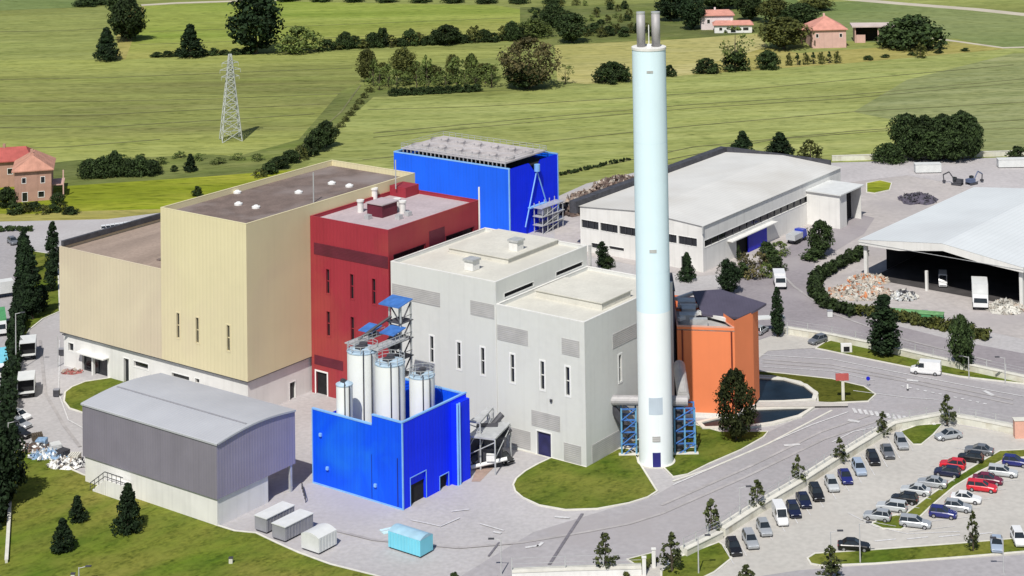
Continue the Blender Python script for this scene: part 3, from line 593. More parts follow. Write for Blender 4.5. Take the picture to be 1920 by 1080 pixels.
mb = MB(); mb.prism([(0, 0), (9.5, -1.5), (9.0, 3), (.5, 12)], 14.4, 14.6); mb.build('roof', m_louvre, t, label='flat grey roof terrace')
mb = MB(); mb.ribbon([(.1, 9), (.1, .15), (9.4, -1.35), (8.2, 2.3)], .35, 15.001, 15.2); mb.build('roof_edge', m_salmon, t)
mb = MB(); pv = [(4.5, 4.2, 15.7), (10.6, 1.2, 16.0), (13.6, 3.1, 16.6), (15.6, 5.6, 16.9), (8.4, 15.2, 16.6), (3.6, 15.6, 16.2)]
mb.quad(*pv); mb.quad(*[(x, y, z-.35) for x, y, z in pv][::-1])
for k in range(6): mb.quad(pv[k], pv[(k+1) % 6], (*pv[(k+1) % 6][:2], pv[(k+1) % 6][2]-.35), (*pv[k][:2], pv[k][2]-.35))
mb.build('pavilion_roof', M('dark slate roof', (.085, .075, .11), .6, .12, .4, rib=.5, ribax='X'), t)
mb = MB(); mb.prism([(5, 4.8), (10, 2.2), (12.5, 5), (8, 16), (4, 16)], 14.6, 15.6, cap=False); mb.build('clerestory', m_glass, t)
mb = MB()
for (x0, y0, x1, y1) in ((.6, 3, 3.4, 5), (1.2, 6.5, 3.6, 9), (.8, 10.5, 3.8, 13), (2.2, .6, 5.2, 1.8)): MB().box(x0, x1, y0, y1, 14.62, 15.9).build('roof_plant', m_galv, t)
mb = MB()
for q in (((.4, 2.2), (4.2, 5.8)), ((3.8, 6.2), (8.4, 1.6)), ((.6, 9.8), (4.2, 9.6)), ((.5, 13.6), (4, 17.2))): MB().ribbon(list(q), .55, 15.2, 15.75).build('white_duct', m_render, t)
mb = MB()
for s in (.09, .945):
    p = Vector(fp[0]).lerp(Vector(fp[1]), s); mb.tube((p.x, p.y-.15, 6 if s < .5 else 1), (p.x, p.y-.15, 14.5), .14)
mb.build('drainpipe', M('rust red pipe', (.16, .03, .02), .6), t)
mb = MB(); mb.box(11.5, 12.9, 1.6, 3.6, 0, .01); t2 = mb

# ------------------------------------------------------------ grey hall
GR = (-54.95, 260.63)
t = root('grey_hall', 'grey metal clad hall with barrel vaulted roof on a white plinth wall', 'building', (*GR, 0), PH)
uL, vL, zg, zt = 15.9, 29.8, 4.16, 12.17
def arc(x): return zt+.7*math.sin(math.pi*x/uL)*1.0-0*x
n = 20; prof = [(uL*k/n, arc(uL*k/n)) for k in range(n+1)]
MB().quad((0, 0, zg), (0, vL, zg), (0, vL, zt), (0, 0, zt)).build('wall', m_greywall, t); MB().quad((uL, 0, zg), (uL, vL, zg), (uL, vL, zt), (uL, 0, zt)).build('wall', m_greywall, t)
for y in (0, vL):
    mb = MB(); mb.quad((0, y, zg), *[(uL, y, zg)], *[(x, y, z) for x, z in prof[::-1]]); mb.build('end_wall', m_greywall2, t)
mb = MB()
for (x0, z0), (x1, z1) in zip(prof, prof[1:]): mb.quad((x0-.0, -.25, z0+.06), (x1, -.25, z1+.06), (x1, vL+.25, z1+.06), (x0, vL+.25, z0+.06)); mb.quad((x0, -.25, z0+.06), (x1, -.25, z1+.06), (x1, -.25, z1-.2), (x0, -.25, z0-.2))
mb.quad((-.15, -.25, zt+.0), (0, -.25, zt+.06), (0, vL+.25, zt+.06), (-.15, vL+.25, zt)); mb.quad((-.15, -.25, zt-.25), (-.15, vL+.25, zt-.25), (-.15, vL+.25, zt), (-.15, -.25, zt)); o = mb.build('roof', m_greyroof, t); smooth_shade(o)
k = 8
MB().box(prof[k][0]-.15, prof[k][0]+.15, .5, vL-.5, prof[k][1]+.0, prof[k][1]+.16).build('roof_seam', m_contgrey, t)
hb_ = [(10.5, 13.2, .1, zg-.05)]
mb = MB(); wallface(mb, 'F', .25, .25, vL-.25, -1, zg, []); wallface(mb, 'R', .25, .25, 10.4, -1, zg, [])
mb.quad((10.4, .25, 0), (10.4, 6, 0), (10.4, 6, zg), (10.4, .25, zg)); mb.quad((uL-.25, 6, 0), (uL-.25, vL-.25, 0), (uL-.25, vL-.25, zg), (uL-.25, 6, zg)); mb.quad((10.4, 6, 0), (uL-.25, 6, 0), (uL-.25, 6, zg), (10.4, 6, zg)); mb.quad((.25, vL-.25, 0), (uL-.25, vL-.25, 0), (uL-.25, vL-.25, zg), (.25, vL-.25, zg))
mb.build('plinth_wall', m_render, t, label='white plinth wall of the grey hall')
MB().quad((10.42, 5.9, 0.1), (uL-.3, 5.9, .1), (uL-.3, 5.9, zg), (10.42, 5.9, zg)).build('bay_shade_sheet', m_dark, t)  # near-black sheet stands in for the shade inside the bay
MB().quad((.1, .1, zg), (uL-.1, .1, zg), (uL-.1, vL-.1, zg), (.1, vL-.1, zg)).build('soffit', m_contgrey, t)
MB().box(uL-1.0, uL-.6, .1, .5, 0, zg-.02).build('pillar', m_galv, t)
mb = MB(); 
for z in (1.2, .6): mb.tube((uL+.8, -.5, z), (uL-2.5, -4.5, z), .06)
for k in range(5): mb.tube((uL+.8-k*.82, -.5-k, 0), (uL+.8-k*.82, -.5-k, 1.2), .06)
mb.build('handrail', m_darksteel, t)
mb = MB(); y0 = onF(GR, 175, 900)[0]
for k in range(9): mb.box(-1.6, -.02, 25.5-k*.35, 25.9-k*.35+.0, 0, .3+k*.28)
mb.box(-1.6, -.02, 18.6, 22.6, 0, 2.6); mb.build('outside_stair', m_render, t)
mb = MB(); mb.path([(-1.6, 26.1, 1.4), (-1.6, 22.7, 3.8), (-1.6, 18.6, 3.8), ], .07, 5); mb.path([(-1.6, 26.1, .8), (-1.6, 22.7, 3.1), (-1.6, 18.6, 3.1)], .06, 5)
for k in range(8): mb.tube((-1.6, 26.1-k, max(0, 2.7*(k/3.5) if k < 4 else 2.6)), (-1.6, 26.1-k, min(3.8, 1.4+k*.72)), .05)
mb.build('handrail', m_darksteel, t)

# ------------------------------------------------------------ blue silo enclosure
BX = (-28.62, 265.68)
t = root('blue_silo_enclosure', 'open topped bright blue walled enclosure with two dark doors, white silos inside', 'building', (*BX, 0), PH)
ul, vl = 14.9, 18.3
mb = MB(); wallface(mb, 'F', 0, 0, 6.0, 0, 12.75, []); wallface(mb, 'F', 0, 6.0, vl, 0, 11.3, [])
mb.quad((.3, 6, 11.3), (0, 6, 11.3), (0, 6, 12.75), (.3, 6, 12.75)); mb.quad((.3, .3, 3), (.3, 6, 3), (.3, 6, 12.75), (.3, .3, 12.75)); mb.quad((.3, 6, 3), (.3, vl-.3, 3), (.3, vl-.3, 11.3), (.3, 6, 11.3))
mb.quad((ul, 0, 0), (ul, vl, 0), (ul, vl, 12.6), (ul, 0, 12.6)); mb.quad((ul-.3, .3, 3), (ul-.3, vl-.3, 3), (ul-.3, vl-.3, 12.6), (ul-.3, .3, 12.6)); mb.build('wall', m_blue, t)
dr = [(1.7, 5.2, .1, 4.2), (8.4, 10.4, .1, 2.2)]
mb = MB(); wallface(mb, 'R', 0, 0, ul, 0, 12.75, dr, .5); mb.quad((.3, .3, 3), (ul-.3, .3, 3), (ul-.3, .3, 12.75), (.3, .3, 12.75)); mb.quad((0, vl, 0), (ul, vl, 0), (ul, vl, 9.5), (0, vl, 9.5)); mb.quad((.3, vl-.3, 3), (ul-.3, vl-.3, 3), (ul-.3, vl-.3, 9.5), (.3, vl-.3, 9.5)); mb.build('wall', m_blue_shade, t)
for h in dr: window('R', 0, h, t, m_trim, m_dark, mull=False, depth=.5, fw=.12, name='door')
MB().quad((.3, .3, 3), (ul-.3, .3, 3), (ul-.3, vl-.3, 3), (.3, vl-.3, 3)).build('inner_floor', m_louvre, t)
mb = MB(); mb.box(-.06, .34, -.06, 6.04, 12.752, 12.95).box(-.06, .34, 6.05, vl+.06, 11.302, 11.5).box(.35, ul+.06, -.06, .34, 12.752, 12.95).box(ul-.34, ul+.06, .35, vl, 12.602, 12.8).box(-.08, .12, -.1, .1, 0, 12.7).box(-.1, .0, .1, vl, 0, .35).box(.12, ul, -.1, 0, 0, .1).box(-.06, .0, vl-.1, vl+.06, 0, 11.3)
mb.build('edge_trim', m_trim, t)
mb = MB(); mb.box(-.03, 0, 6.1, 6.2, 0.4, 7).box(-.03, 0, .9, 1.1, .4, 7.5); mb.build('panel_joint', M('dark blue joint', (.003, .02, .25), .5), t)
MB().box(11.2, 14.6, -.9, -.0, .0, 12.3).build('pipe_casing', m_blue_shade, t); mb = MB()
for x in (11.4, 11.9): mb.tube((x, -1.1, .1), (x, -1.1, 12.4), .16)
mb.build('pipe', m_trim, t)
for x, y in ((615, 878), (705, 910), (602, 815)):
    yy_, z_ = onF(BX, x, y); MB().box(-.3, 0, yy_-.22, yy_+.22, z_-.2, z_+.25).build('wall_lamp', m_trim, t)
def silo(px, top, r, a, b, lab, hd=.9, rail=True):
    t = root('storage_silo', lab, 'silo', (*L2W(BX, a, b), 0), PH); z0 = 3.0
    smooth_shade(MB().cyl(0, 0, r, z0+1.2, top-.15, 32, cap=False).build('shell', m_silo, t))
    MB().cyl(0, 0, r*.35, z0+.0, z0+1.2, 24, r*.98).build('hopper', m_galv, t)
    MB().cyl(0, 0, r+.06, top-.15, top, 32).cyl(0, 0, r, top, top+.35, 32, r*.45).build('top', M('pale blue silo top', (.42, .55, .66), .5, .15, 1.), t)
    mb = MB()
    if rail:
        nn = 10
        for k in range(nn):
            q0 = 2*math.pi*k/nn; q1 = 2*math.pi*(k+1)/nn; p0 = (r*math.cos(q0), r*math.sin(q0)); p1 = (r*math.cos(q1), r*math.sin(q1))
            mb.tube((*p0, top), (*p0, top+1.05), .05, 4); mb.tube((*p0, top+1.05), (*p1, top+1.05), .05, 4); mb.tube((*p0, top+.55), (*p1, top+.55), .04, 4)
        mb.build('railing', m_galv, t)
    mb = MB(); mb.cyl(.2*r, .1*r, r*.28, top+.3, top+hd, 10); mb.box(-.5*r, -.1*r, -.3*r, .2*r, top+.2, top+.8); mb.build('filter_unit', m_darksteel, t)
    mb = MB(); mb.box(-r*.75-.06, -r*.75+.06, -r*.75-.06, -r*.75+.06, z0, top+.6); mb.tube((-r*.3, -r-.12, z0), (-r*.3, -r-.12, top), .09); mb.build('ladder', m_darksteel, t)
silo(0, 18.7, 2.4, 8.0, 15.1, 'wide white silo on the left in the blue enclosure, the tallest one')
silo(0, 18.1, 2.3, 7.4, 8.9, 'wide white silo in the middle of the blue enclosure with pale blue top')
silo(0, 15.6, 1.25, 1.8, 13.2, 'slim short white silo at the front left of the blue enclosure', .4, False)
silo(0, 16.2, 1.95, 9.9, 4.6, 'medium white silo at the right side of the blue enclosure, lower than the wide ones')
# conveyor / stair tower behind the silos
tw = L2W(BX, 14.9, 13.2); t = root('steel_stair_tower', 'open steel stair tower with blue canopies rising behind the white silos', 'steel tower', (*tw, 0), PH)
mb = MB()
for x in (0, 2.4):
    for y in (0, 2.4): mb.box(x-.12, x+.12, y-.12, y+.12, 0, 24)
mb.build('post', m_galv, t); mb = MB()
for k in range(8):
    z = 2.8*k+1.5; mb.box(-.3, 2.7, -.3, 2.7, z, z+.12); mb.tube((0, 0, z), (2.4, 0, z+2.8), .12); mb.tube((0, 2.4, z+2.8), (0, 0, z), .12); mb.tube((-.1, -.2, z+1), (2.4, -.2, z+1), .05)
mb.build('stair_flight', m_darksteel, t)
def cano(x0, x1, y0, y1, z, dz): 
    mb = MB(); mb.quad((x0, y0, z), (x1, y0, z+dz), (x1, y1, z+dz), (x0, y1, z)); mb.quad((x0, y0, z-.15), (x1, y0, z+dz-.15), (x1, y1, z+dz-.15), (x0, y1, z-.15)); mb.quad((x0, y0, z-.15), (x0, y0, z), (x0, y1, z), (x0, y1, z-.15)); mb.quad((x0, y0, z-.15), (x0, y0, z), (x1, y0, z+dz), (x1, y0, z+dz-.15)); mb.build('canopy', m_frameblue, t)
cano(-.8, 2.6, -.3, 4.0, 23.9, .6); cano(-2.8, .2, -.9, 2.1, 20.2, .5); cano(-3.2, -.6, 3.4, 6.2, 20.0, .5)
mb = MB(); mb.box(-7, 0, 3.4, 5.6, 19.0, 19.15); mb.box(-7, 0, -1.5, .8, 19.0, 19.15)
for k in range(8): mb.tube((-7+k, 3.4, 19.1), (-7+k, 3.4, 20.1), .05, 4); mb.tube((-7+k, -1.5, 19.1), (-7+k, -1.5, 20.1), .05, 4)
for y in (3.4, -1.5): mb.tube((-7, y, 20.1), (0, y, 20.1), .05, 4); mb.tube((-7, y, 19.6), (0, y, 19.6), .05, 4)
mb.build('gangway', m_galv, t)
mb = MB(); mb.box(-1.2, .4, .3, 1.8, 17.2, 18.9); mb.box(-2.6, -1.6, 3.8, 4.8, 19.16, 20.0); mb.tube((-1, 1, 18), (-3, -1, 15.5), .35, 10); mb.tube((0, 2, 22), (-5, 4.5, 19.3), .22, 8); mb.build('conveyor_drive', m_darksteel, t)
# conveyor canopies right of the enclosure
for i, (c4, z, lab) in enumerate(((((876, 820), (928, 826), (957, 796), (918, 786)), 5.4, 'lower grey sloping canopy over machinery right of the blue enclosure'), (((880, 792), (900, 795), (925, 766), (914, 766)), 7.2, 'small upper grey canopy above machinery by the blue enclosure'))):
    P = GP(c4, z); c0 = P[0]; t = root('loading_canopy', lab, 'canopy', (*c0, 0)); Q = [(x-c0[0], y-c0[1]) for x, y in P]
    mb = MB(); mb.prism(Q, z, z+.25, bot=True); mb.build('roof', m_galv, t); mb = MB()
    for x, y in Q: mb.tube((x, y, 0), (x, y, z), .13)
    for k in range(4): mb.tube((*Q[k], z*.5), (*Q[(k+1) % 4], z-.3), .08)
    mb.build('post', m_galv, t)
    mx_ = sum(q[0] for q in Q)/4; my_ = sum(q[1] for q in Q)/4; mb = MB(); mb.box(mx_-2, mx_+1.8, my_-1.2, my_+1.5, .3, z*.55); mb.box(mx_-1, mx_+2.4, my_-.6, my_+.8, z*.55, z*.8); mb.tube((mx_-3, my_-1, 1), (mx_+3, my_+2, z-.5), .5, 8); mb.build('machinery', m_darksteel, t)
    mb = MB(); mb.tube((mx_-3, my_-2.2, .6), (mx_+2.6, my_-1.6, 1.6), .3, 10); mb.box(mx_-.6, mx_+.8, my_-2.4, my_-1.4, 1.5, 2.4); mb.build('pipe', m_winframe, t)

# ------------------------------------------------------------ white warehouse
WA = (23.5, 384.42)
t = root('white_warehouse', 'long white warehouse with black ribbon windows and shallow pale roof', 'building', (*WA, 0), PH)
uw, vw, hw = 63.8, 32.3, 10.0
hF = []
for k in range(6):
    a0 = 1.5+k*5.15; hF.append((a0, a0+4.7, 5.3, 7.1))
hF += [(27.2, 29.3, 1.2, 2.3), (20.5, 24.5, 1.6, 2.3), (3.6, 5.6, .1, 2.8)]
hR = [(.6, 53, 5.2, 6.7), (13.8, 20.5, .1, 4.2)]
mb = MB(); wallface(mb, 'F', 0, 0, vw, 0, hw-.8, hF); mb.quad((0, 0, hw-.8), (0, vw, hw-.8), (0, vw, hw), (0, vw/2, hw+1.0), (0, 0, hw)); wallface(mb, 'R', 0, 0, uw, 0, hw, hR)
mb.quad((uw, 0, 0), (uw, vw, 0), (uw, vw, hw), (uw, vw/2, hw+1), (uw, 0, hw)); mb.quad((0, vw, 0), (uw, vw, 0), (uw, vw, hw), (0, vw, hw)); mb.build('wall', m_render, t)
mb = MB(); mb.quad((-.3, -.3, hw), (uw+.3, -.3, hw), (uw+.3, vw/2, hw+1.1), (-.3, vw/2, hw+1.1)); mb.quad((-.3, vw/2, hw+1.1), (uw+.3, vw/2, hw+1.1), (uw+.3, vw+.3, hw), (-.3, vw+.3, hw)); mb.build('roof', m_shedroof, t)
mb = MB(); mb.box(-.35, 0, -.35, .0, hw-1.6, hw); mb.build('gutter', m_galv, t)
mb = MB(); mb.box(-1, uw+1, vw+.35, vw+2.2, hw-1.5, hw+1.15); mb.build('parapet', m_darksteel, t, label='black parapet strip along the back edge of the warehouse roof'); MB().box(uw+.31, uw+.9, 3, vw, hw-1, hw+1.3).build('parapet', m_darksteel, t)
for h in hF[:6]:
    o = window('F', 0, h, t, mull=False, fw=.08); 
    for q in (1, 2): MB().box(.1, .3, h[0]+q*1.55-.05, h[0]+q*1.55+.05, h[2], h[3]).build('mullion', m_darksteel, o)
for h in hF[6:8]: window('F', 0, h, t, mull=False, fw=.08)
window('F', 0, hF[8], t, pane=m_dark, mull=False, fw=.08, name='door')
o = window('R', 0, hR[0], t, mull=False, fw=.1); mb = MB()
for k in range(1, 17): mb.box(k*3.1+.5, k*3.1+.58, .12, .3, 5.2, 6.7)
mb.build('mullion', m_darksteel, o)
window('R', 0, hR[1], t, pane=m_dark, mull=False, fw=.15, name='door')
MB().box(18.3, 26.6, -.5, -.25, .2, 4.1).build('sliding_door', m_bluep, t)
MB().box(10, 30, -1.5, -.02, 4.4, 4.6).build('door_canopy', m_render, t)
mb = MB(); an = [(50, -8.2), (60, -8.2), (60, -.3), (50, -.3)]
mb.box(46.5, 46.7, -8.6, -.01, 0, 7.9).box(46.7, 57.5, -.3, -.02, 0, 7.9).box(57.3, 57.5, -8.6, -.3, 0, 7.9); mb.build('annex_wall', m_render, t)
MB().box(46.0, 58, -9.2, -.02, 7.92, 8.2).build('annex_roof', m_conttop, t); MB().box(46.72, 57.28, -6, -5.9, .1, 7.9).build('annex_opening', m_dark, t)
MB().box(46.71, 50, -8.6, -8.4, 0, 7.9).build('annex_wall', m_render, t)

# ------------------------------------------------------------ open hall at the right
HP = math.radians(52.3); HO = G(1916, 580)
t = root('open_storage_hall', 'open fronted storage hall with broad pale gable roof and dark interior', 'building', (*HO, 0), HP)
hv, hu, he, hrg = 34.7, 54, 8.3, 10.4
mb = MB(); mb.box(-.2, .5, -.35, .35, 0, he).box(-.2, .5, hv-.35, hv+.35, 0, he).box(-.1, .4, 20.5, 21, 0, 4.2); mb.build('pillar', m_render, t)
ro = MB(); 
ro.quad((-1.2, -1, he+.3), (hu, -1, he+.3), (hu, hv/2-1, hrg+.3), (-1.2, hv/2-1, hrg+.3)); ro.quad((-1.2, hv/2-1, hrg+.3), (hu, hv/2-1, hrg+.3), (hu, hv+1, he+.3), (-1.2, hv+1, he+.3)); ro.build('roof', m_hallroof, t)
mb = MB()
for x in (-1.15,):
    mb.quad((x, -1, he+.28), (x, hv/2-1, hrg+.28), (x, hv+1, he+.28), (x, hv+1, he-.75), (x, hv/2+9, he-.6), (x, hv/2-1, he+.9), (x, 8, he-.2), (x, -1, he-.7))
mb.quad((-1.15, hv+1, he-.7), (hu, hv+1, he-.7), (hu, hv+1, he+.28), (-1.15, hv+1, he+.28)); mb.quad((-1.15, -1, he-.7), (hu, -1, he-.7), (hu, -1, he+.28), (-1.15, -1, he+.28)); mb.build('fascia', m_render, t)
mb = MB(); mb.ribbon([(-1.2, -1), (-1.2, hv+1)], .05, he-.2, he-.1); mb.build('gutter', m_galv, t)
mb = MB(); mb.quad((hu-8, 0, 0), (hu-8, hv, 0), (hu-8, hv, he), (hu-8, 0, he)); mb.quad((2, 0, 0), (hu, 0, 0), (hu, 0, he), (2, 0, he)); mb.quad((9, hv, 0), (hu, hv, 0), (hu, hv, he), (9, hv, he)); mb.build('wall', M('shade toned concrete wall', (.05, .05, .055), .9, .2, .4), t)  # shade inside the hall is put into the wall colour
mb = MB(); mb.quad((-.9, -.9, he-.1), (hu-.1, -.9, he-.1), (hu-.1, hv/2-1, hrg-.1), (-.9, hv/2-1, hrg-.1)); mb.quad((-.9, hv/2-1, hrg-.1), (hu-.1, hv/2-1, hrg-.1), (hu-.1, hv+.9, he-.1), (-.9, hv+.9, he-.1)); mb.build('ceiling', M('shade toned roof underside', (.04, .04, .045), .9, .2, .4), t)  # near-black underside paints in the shade beneath the roof
MB().quad((1, .3, .24), (hu-8, .3, .24), (hu-8, hv-.3, .24), (1, hv-.3, .24)).build('floor_slab', M('shade toned floor', (.06, .055, .055), .9, .3, .3), t)  # dark colour stands for the shade lying on the hall floor

# ------------------------------------------------------------ pylon
px_, py_ = G(433, 263); t = root('lattice_pylon', 'grey lattice steel electricity pylon standing in the olive field', 'pylon', (px_, py_, 0), .35)
HH = 25.2
def pwid(z): return 2.7*(1-z/HH)**1.0*.95+.35 if z < 19 else 1.0-.1*(z-19)
legs = MB(); br_ = MB(); zz = [0, 3.2, 6, 8.6, 11, 13.2, 15.2, 17, 18.6, 20, 21.4, 22.8, 24, HH]
for a, b in zip(zz, zz[1:]):
    wa, wb = pwid(a), pwid(b)
    ca = [(-wa, -wa), (wa, -wa), (wa, wa), (-wa, wa)]; cb = [(-wb, -wb), (wb, -wb), (wb, wb), (-wb, wb)]
    for k in range(4):
        legs.tube((*ca[k], a), (*cb[k], b), .14, 4); j = (k+1) % 4
        br_.tube((*ca[k], a), (*cb[j], b), .11, 4); br_.tube((*ca[j], a), (*cb[k], b), .11, 4); br_.tube((*cb[k], b), (*cb[j], b), .1, 4)
m_pyl = M('pylon galvanised', (.46, .48, .45), .5, .1, 1.)
legs.build('leg', m_pyl, t); br_.build('lattice', m_pyl, t)
for z, L_ in ((18.6, 2.6), (20.6, 3.0), (22.6, 2.4)):
    mb = MB()
    for s in (-1, 1):
        for q in (-.5, .5): mb.tube((0, q, z), (s*L_, 0, z+.1), .1, 4)
        mb.tube((0, 0, z+1.1), (s*L_, 0, z+.1), .1, 4); mb.tube((s*L_, 0, z+.1), (s*L_, 0, z-.9), .07, 4)
    mb.build('cross_arm', m_pyl, t)

# ------------------------------------------------------------ farm houses
def house(name, lab, px, py, w_, d_, h_, rh, rz, mw, mr, hip=.6, wins=(), ex=None):
    t = root(name, lab, 'house', (*G(px, py), 0), rz)
    hs = []
    for (a, z, ww, wh) in wins: hs.append((a-ww/2, a+ww/2, z, z+wh))
    mb = MB(); wallface(mb, 'R', 0, -w_/2, w_/2, 0, h_, hs, .25)
    for p in (((-w_/2, 0), (-w_/2, d_)), ((w_/2, 0), (w_/2, d_)), ((-w_/2, d_), (w_/2, d_))): mb.quad((*p[0], 0), (*p[1], 0), (*p[1], h_), (*p[0], h_))
    mb.build('wall', mw, t)
    o_ = .7; i = hip*min(w_, d_)/2; mb = MB(); z0 = h_; z1 = h_+rh
    if w_ >= d_: a_, b_ = (-w_/2+i, d_/2), (w_/2-i, d_/2)
    else: a_, b_ = (0, i), (0, d_-i)
    c = [(-w_/2-o_, -o_), (w_/2+o_, -o_), (w_/2+o_, d_+o_), (-w_/2-o_, d_+o_)]
    if w_ >= d_: F4 = ((c[0], c[1], b_, a_), (c[1], c[2], b_), (c[2], c[3], a_, b_), (c[3], c[0], a_))
    else: F4 = ((c[0], c[1], a_), (c[1], c[2], b_, a_), (c[2], c[3], b_), (c[3], c[0], a_, b_))
    for f in F4: mb.quad(*[(x, y, z1 if (x, y) in (a_, b_) else z0) for x, y in f])
    mb.quad(*[(x, y, z0-.02) for x, y in c]); mb.quad((c[0][0], c[0][1], z0-.25), (c[1][0], c[1][1], z0-.25), (c[1][0], c[1][1], z0), (c[0][0], c[0][1], z0))
    r = mb.build('roof', mr, t); MB().box(-.9, -.2, d_/2-.3, d_/2+.4, z1-.8, z1+.9).build('chimney', mw, r)
    for h in hs: window('R', 0, h, t, depth=.2, mull=False, fw=.12, name='door' if h[2] < .3 else 'window')
    return t
house('farmhouse', 'pink farmhouse with salmon pyramid roof in the far field on the right', 1555, 90, 13, 14, 7, 4.2, .05, m_pink, m_roofpink, .95, ((-4.5, 4, .9, 1.3), (4.5, 4, .9, 1.3)))
t = root('farm_lean_to', 'low open lean to on the left side of the pink farmhouse', 'shed', (*G(1522, 82), 0)); MB().box(-4, -3.7, 0, .3, 0, 4.4).build('pillar', m_pink, t); MB().box(-4, 1.4, 7.6, 8, 0, 5).build('wall', m_pink, t); mb = MB(); mb.quad((-4.8, -.8, 4.6), (1.6, -.8, 6.6), (1.6, 8.6, 6.6), (-4.8, 8.6, 4.6)); mb.build('roof', m_roofpink, t)
t = root('barn', 'open fronted barn with pale pinkish roof right of the pink farmhouse', 'barn', (*G(1640, 80), 0), -.05)
MB().box(-7.5, 7.5, 7, 7.4, 0, 6).box(-7.5, -7.1, 0, 7, 0, 6).box(7.1, 7.5, 0, 7, 0, 6).build('wall', m_pink, t); MB().box(-7.0, -3.5, 0, .4, 0, 3).build('low_wall', m_pink, t); MB().box(1.2, 1.7, 0, .4, 0, 6).build('pillar', m_pink, t); MB().box(-7, 7, 5, 5.2, .1, 5.8).build('barn_shade_sheet', m_dark, t)  # thin dark sheet paints the shade in the depth of the barn
mb = MB(); mb.prism([(-8.6, -1), (8.6, -1), (8.6, 8.2), (-8.6, 8.2)], 6.0, 6.5); mb.build('roof', M('pale pink sheet roof', (.60, .50, .46), .8), t)
house('white_farmhouse', 'white farmhouse with salmon roof at the top beside dark trees', 1345, 56, 13, 9, 6, 1.6, .0, M('pinkish white render', (.72, .62, .62), .8), m_roofpink, .3, ((-3.5, 2.6, 1.1, 1.6), (1, .2, 1.4, 2.6), (4, 2.8, 2.4, 1.0)))
house('white_annex', 'low white annex with pink roof in front of the white farmhouse', 1375, 62, 15, 6, 3.4, 1.3, -.03, m_render, m_roofpink, .2, ((-5, 1, 1.2, 1.2), (0, .2, 2, 2.2), (5, 1, 2.2, 1.2)))
t = house('pink_villa', 'pink villa with salmon hipped roof at the left edge, nearest gable to us', 62, 378, 9, 12, 8, 3.2, .25, m_villa, m_villaroof, .5, ((-2.2, 4.8, .9, 1.3), (2.4, 4.6, .9, 1.5), (-2, .2, 1.2, 2.2), (2.0, 1, 1.4, 1.4)))
MB().box(4.51, 7.5, 2, 5, 0, .3).box(7.2, 7.5, 2, 2.3, .3, 7).box(4.52, 7.5, 2.2, 9, 3.2, 3.5).build('porch', m_pink, t)
house('red_roofed_house', 'house with dull red roof at the far left edge behind the pink villa', 8, 352, 13, 10, 7, 2.6, .2, m_villa, m_roofred, .3, ((-3, 3.5, 1.4, 1.4), (1.5, 3.5, 1.2, 1.4), (4, .2, 1.2, 2.4)))
# ------------------------------------------------------------ vegetation
def crown(mb, rx, ry, z0, z1, shape='oval', clumps=45, per=30, leaf=.5, rc=.26, rnd=None, gap=.0):
    """many small leaf faces on clumps spread through the crown's volume"""
    rnd = rnd or random; h = z1-z0
    def env(t):
        if shape == 'oval': return math.sqrt(max(.02, 1-(2*t-1)**2))*(.86+.2*math.sin(t*3.1))
        if shape == 'cone': return max(.05, 1.03-t)**.8*min(1, .45+t*5)
        if shape == 'column': return min(1, .35+t*6)*min(1, (1.02-t)*3.2)**.7
        if shape == 'dome': return math.sqrt(max(.03, 1-t*t))*min(1, .55+t*3)
        if shape == 'hedge': return 1
    for c in range(clumps):
        t = rnd.random()**.9; a = rnd.random()*2*math.pi; e = env(t); r = e*(rnd.random()**.35)*(1-rc*.6)
        if rnd.random() < gap: continue
        cx, cy, cz = rx*r*math.cos(a), ry*r*math.sin(a), z0+h*(.04+.92*t); R = min(rx, ry)*rc*rnd.uniform(.65, 1.25)*max(.45, e)
        for k in range(per):
            u = rnd.uniform(-1, 1); q = rnd.random()*2*math.pi; s = math.sqrt(1-u*u); n = Vector((s*math.cos(q), s*math.sin(q), u*.9))
            p = Vector((cx, cy, cz))+n*R*rnd.uniform(.7, 1.15); n = (n+Vector((rnd.gauss(0, .5), rnd.gauss(0, .5), rnd.gauss(.25, .5)))).normalized()
            x = n.orthogonal().normalized(); x.rotate(Matrix.Rotation(rnd.random()*6.28, 3, n)); y = n.cross(x); l = leaf*rnd.uniform(.5, 1.1); w_ = l*rnd.uniform(.5, .9)
            if p.z < z0*.5: p.z = z0*.5+.1
            mb.quad(p-x*l*.5-y*w_*.35, p+x*l*.1-y*w_*.5, p+x*l*.5+y*w_*.2, p-x*l*.2+y*w_*.5)
def trunk(mb, h, r, crown0, spread, n=5, rnd=random):
    mb.tube((0, 0, 0), (0, 0, crown0+h*.1), r, 8, r*.7); mb.tube((0, 0, crown0+h*.1), (rnd.uniform(-.2, .2), rnd.uniform(-.2, .2), h*.82), r*.7, 7, r*.15)
    for k in range(n):
        a = 6.28*k/n+rnd.random(); z = crown0+rnd.random()*h*.3; mb.tube((0, 0, z), (spread*math.cos(a)*.75, spread*math.sin(a)*.75, z+h*.22), r*.35, 5, r*.08)
PROTO = {}
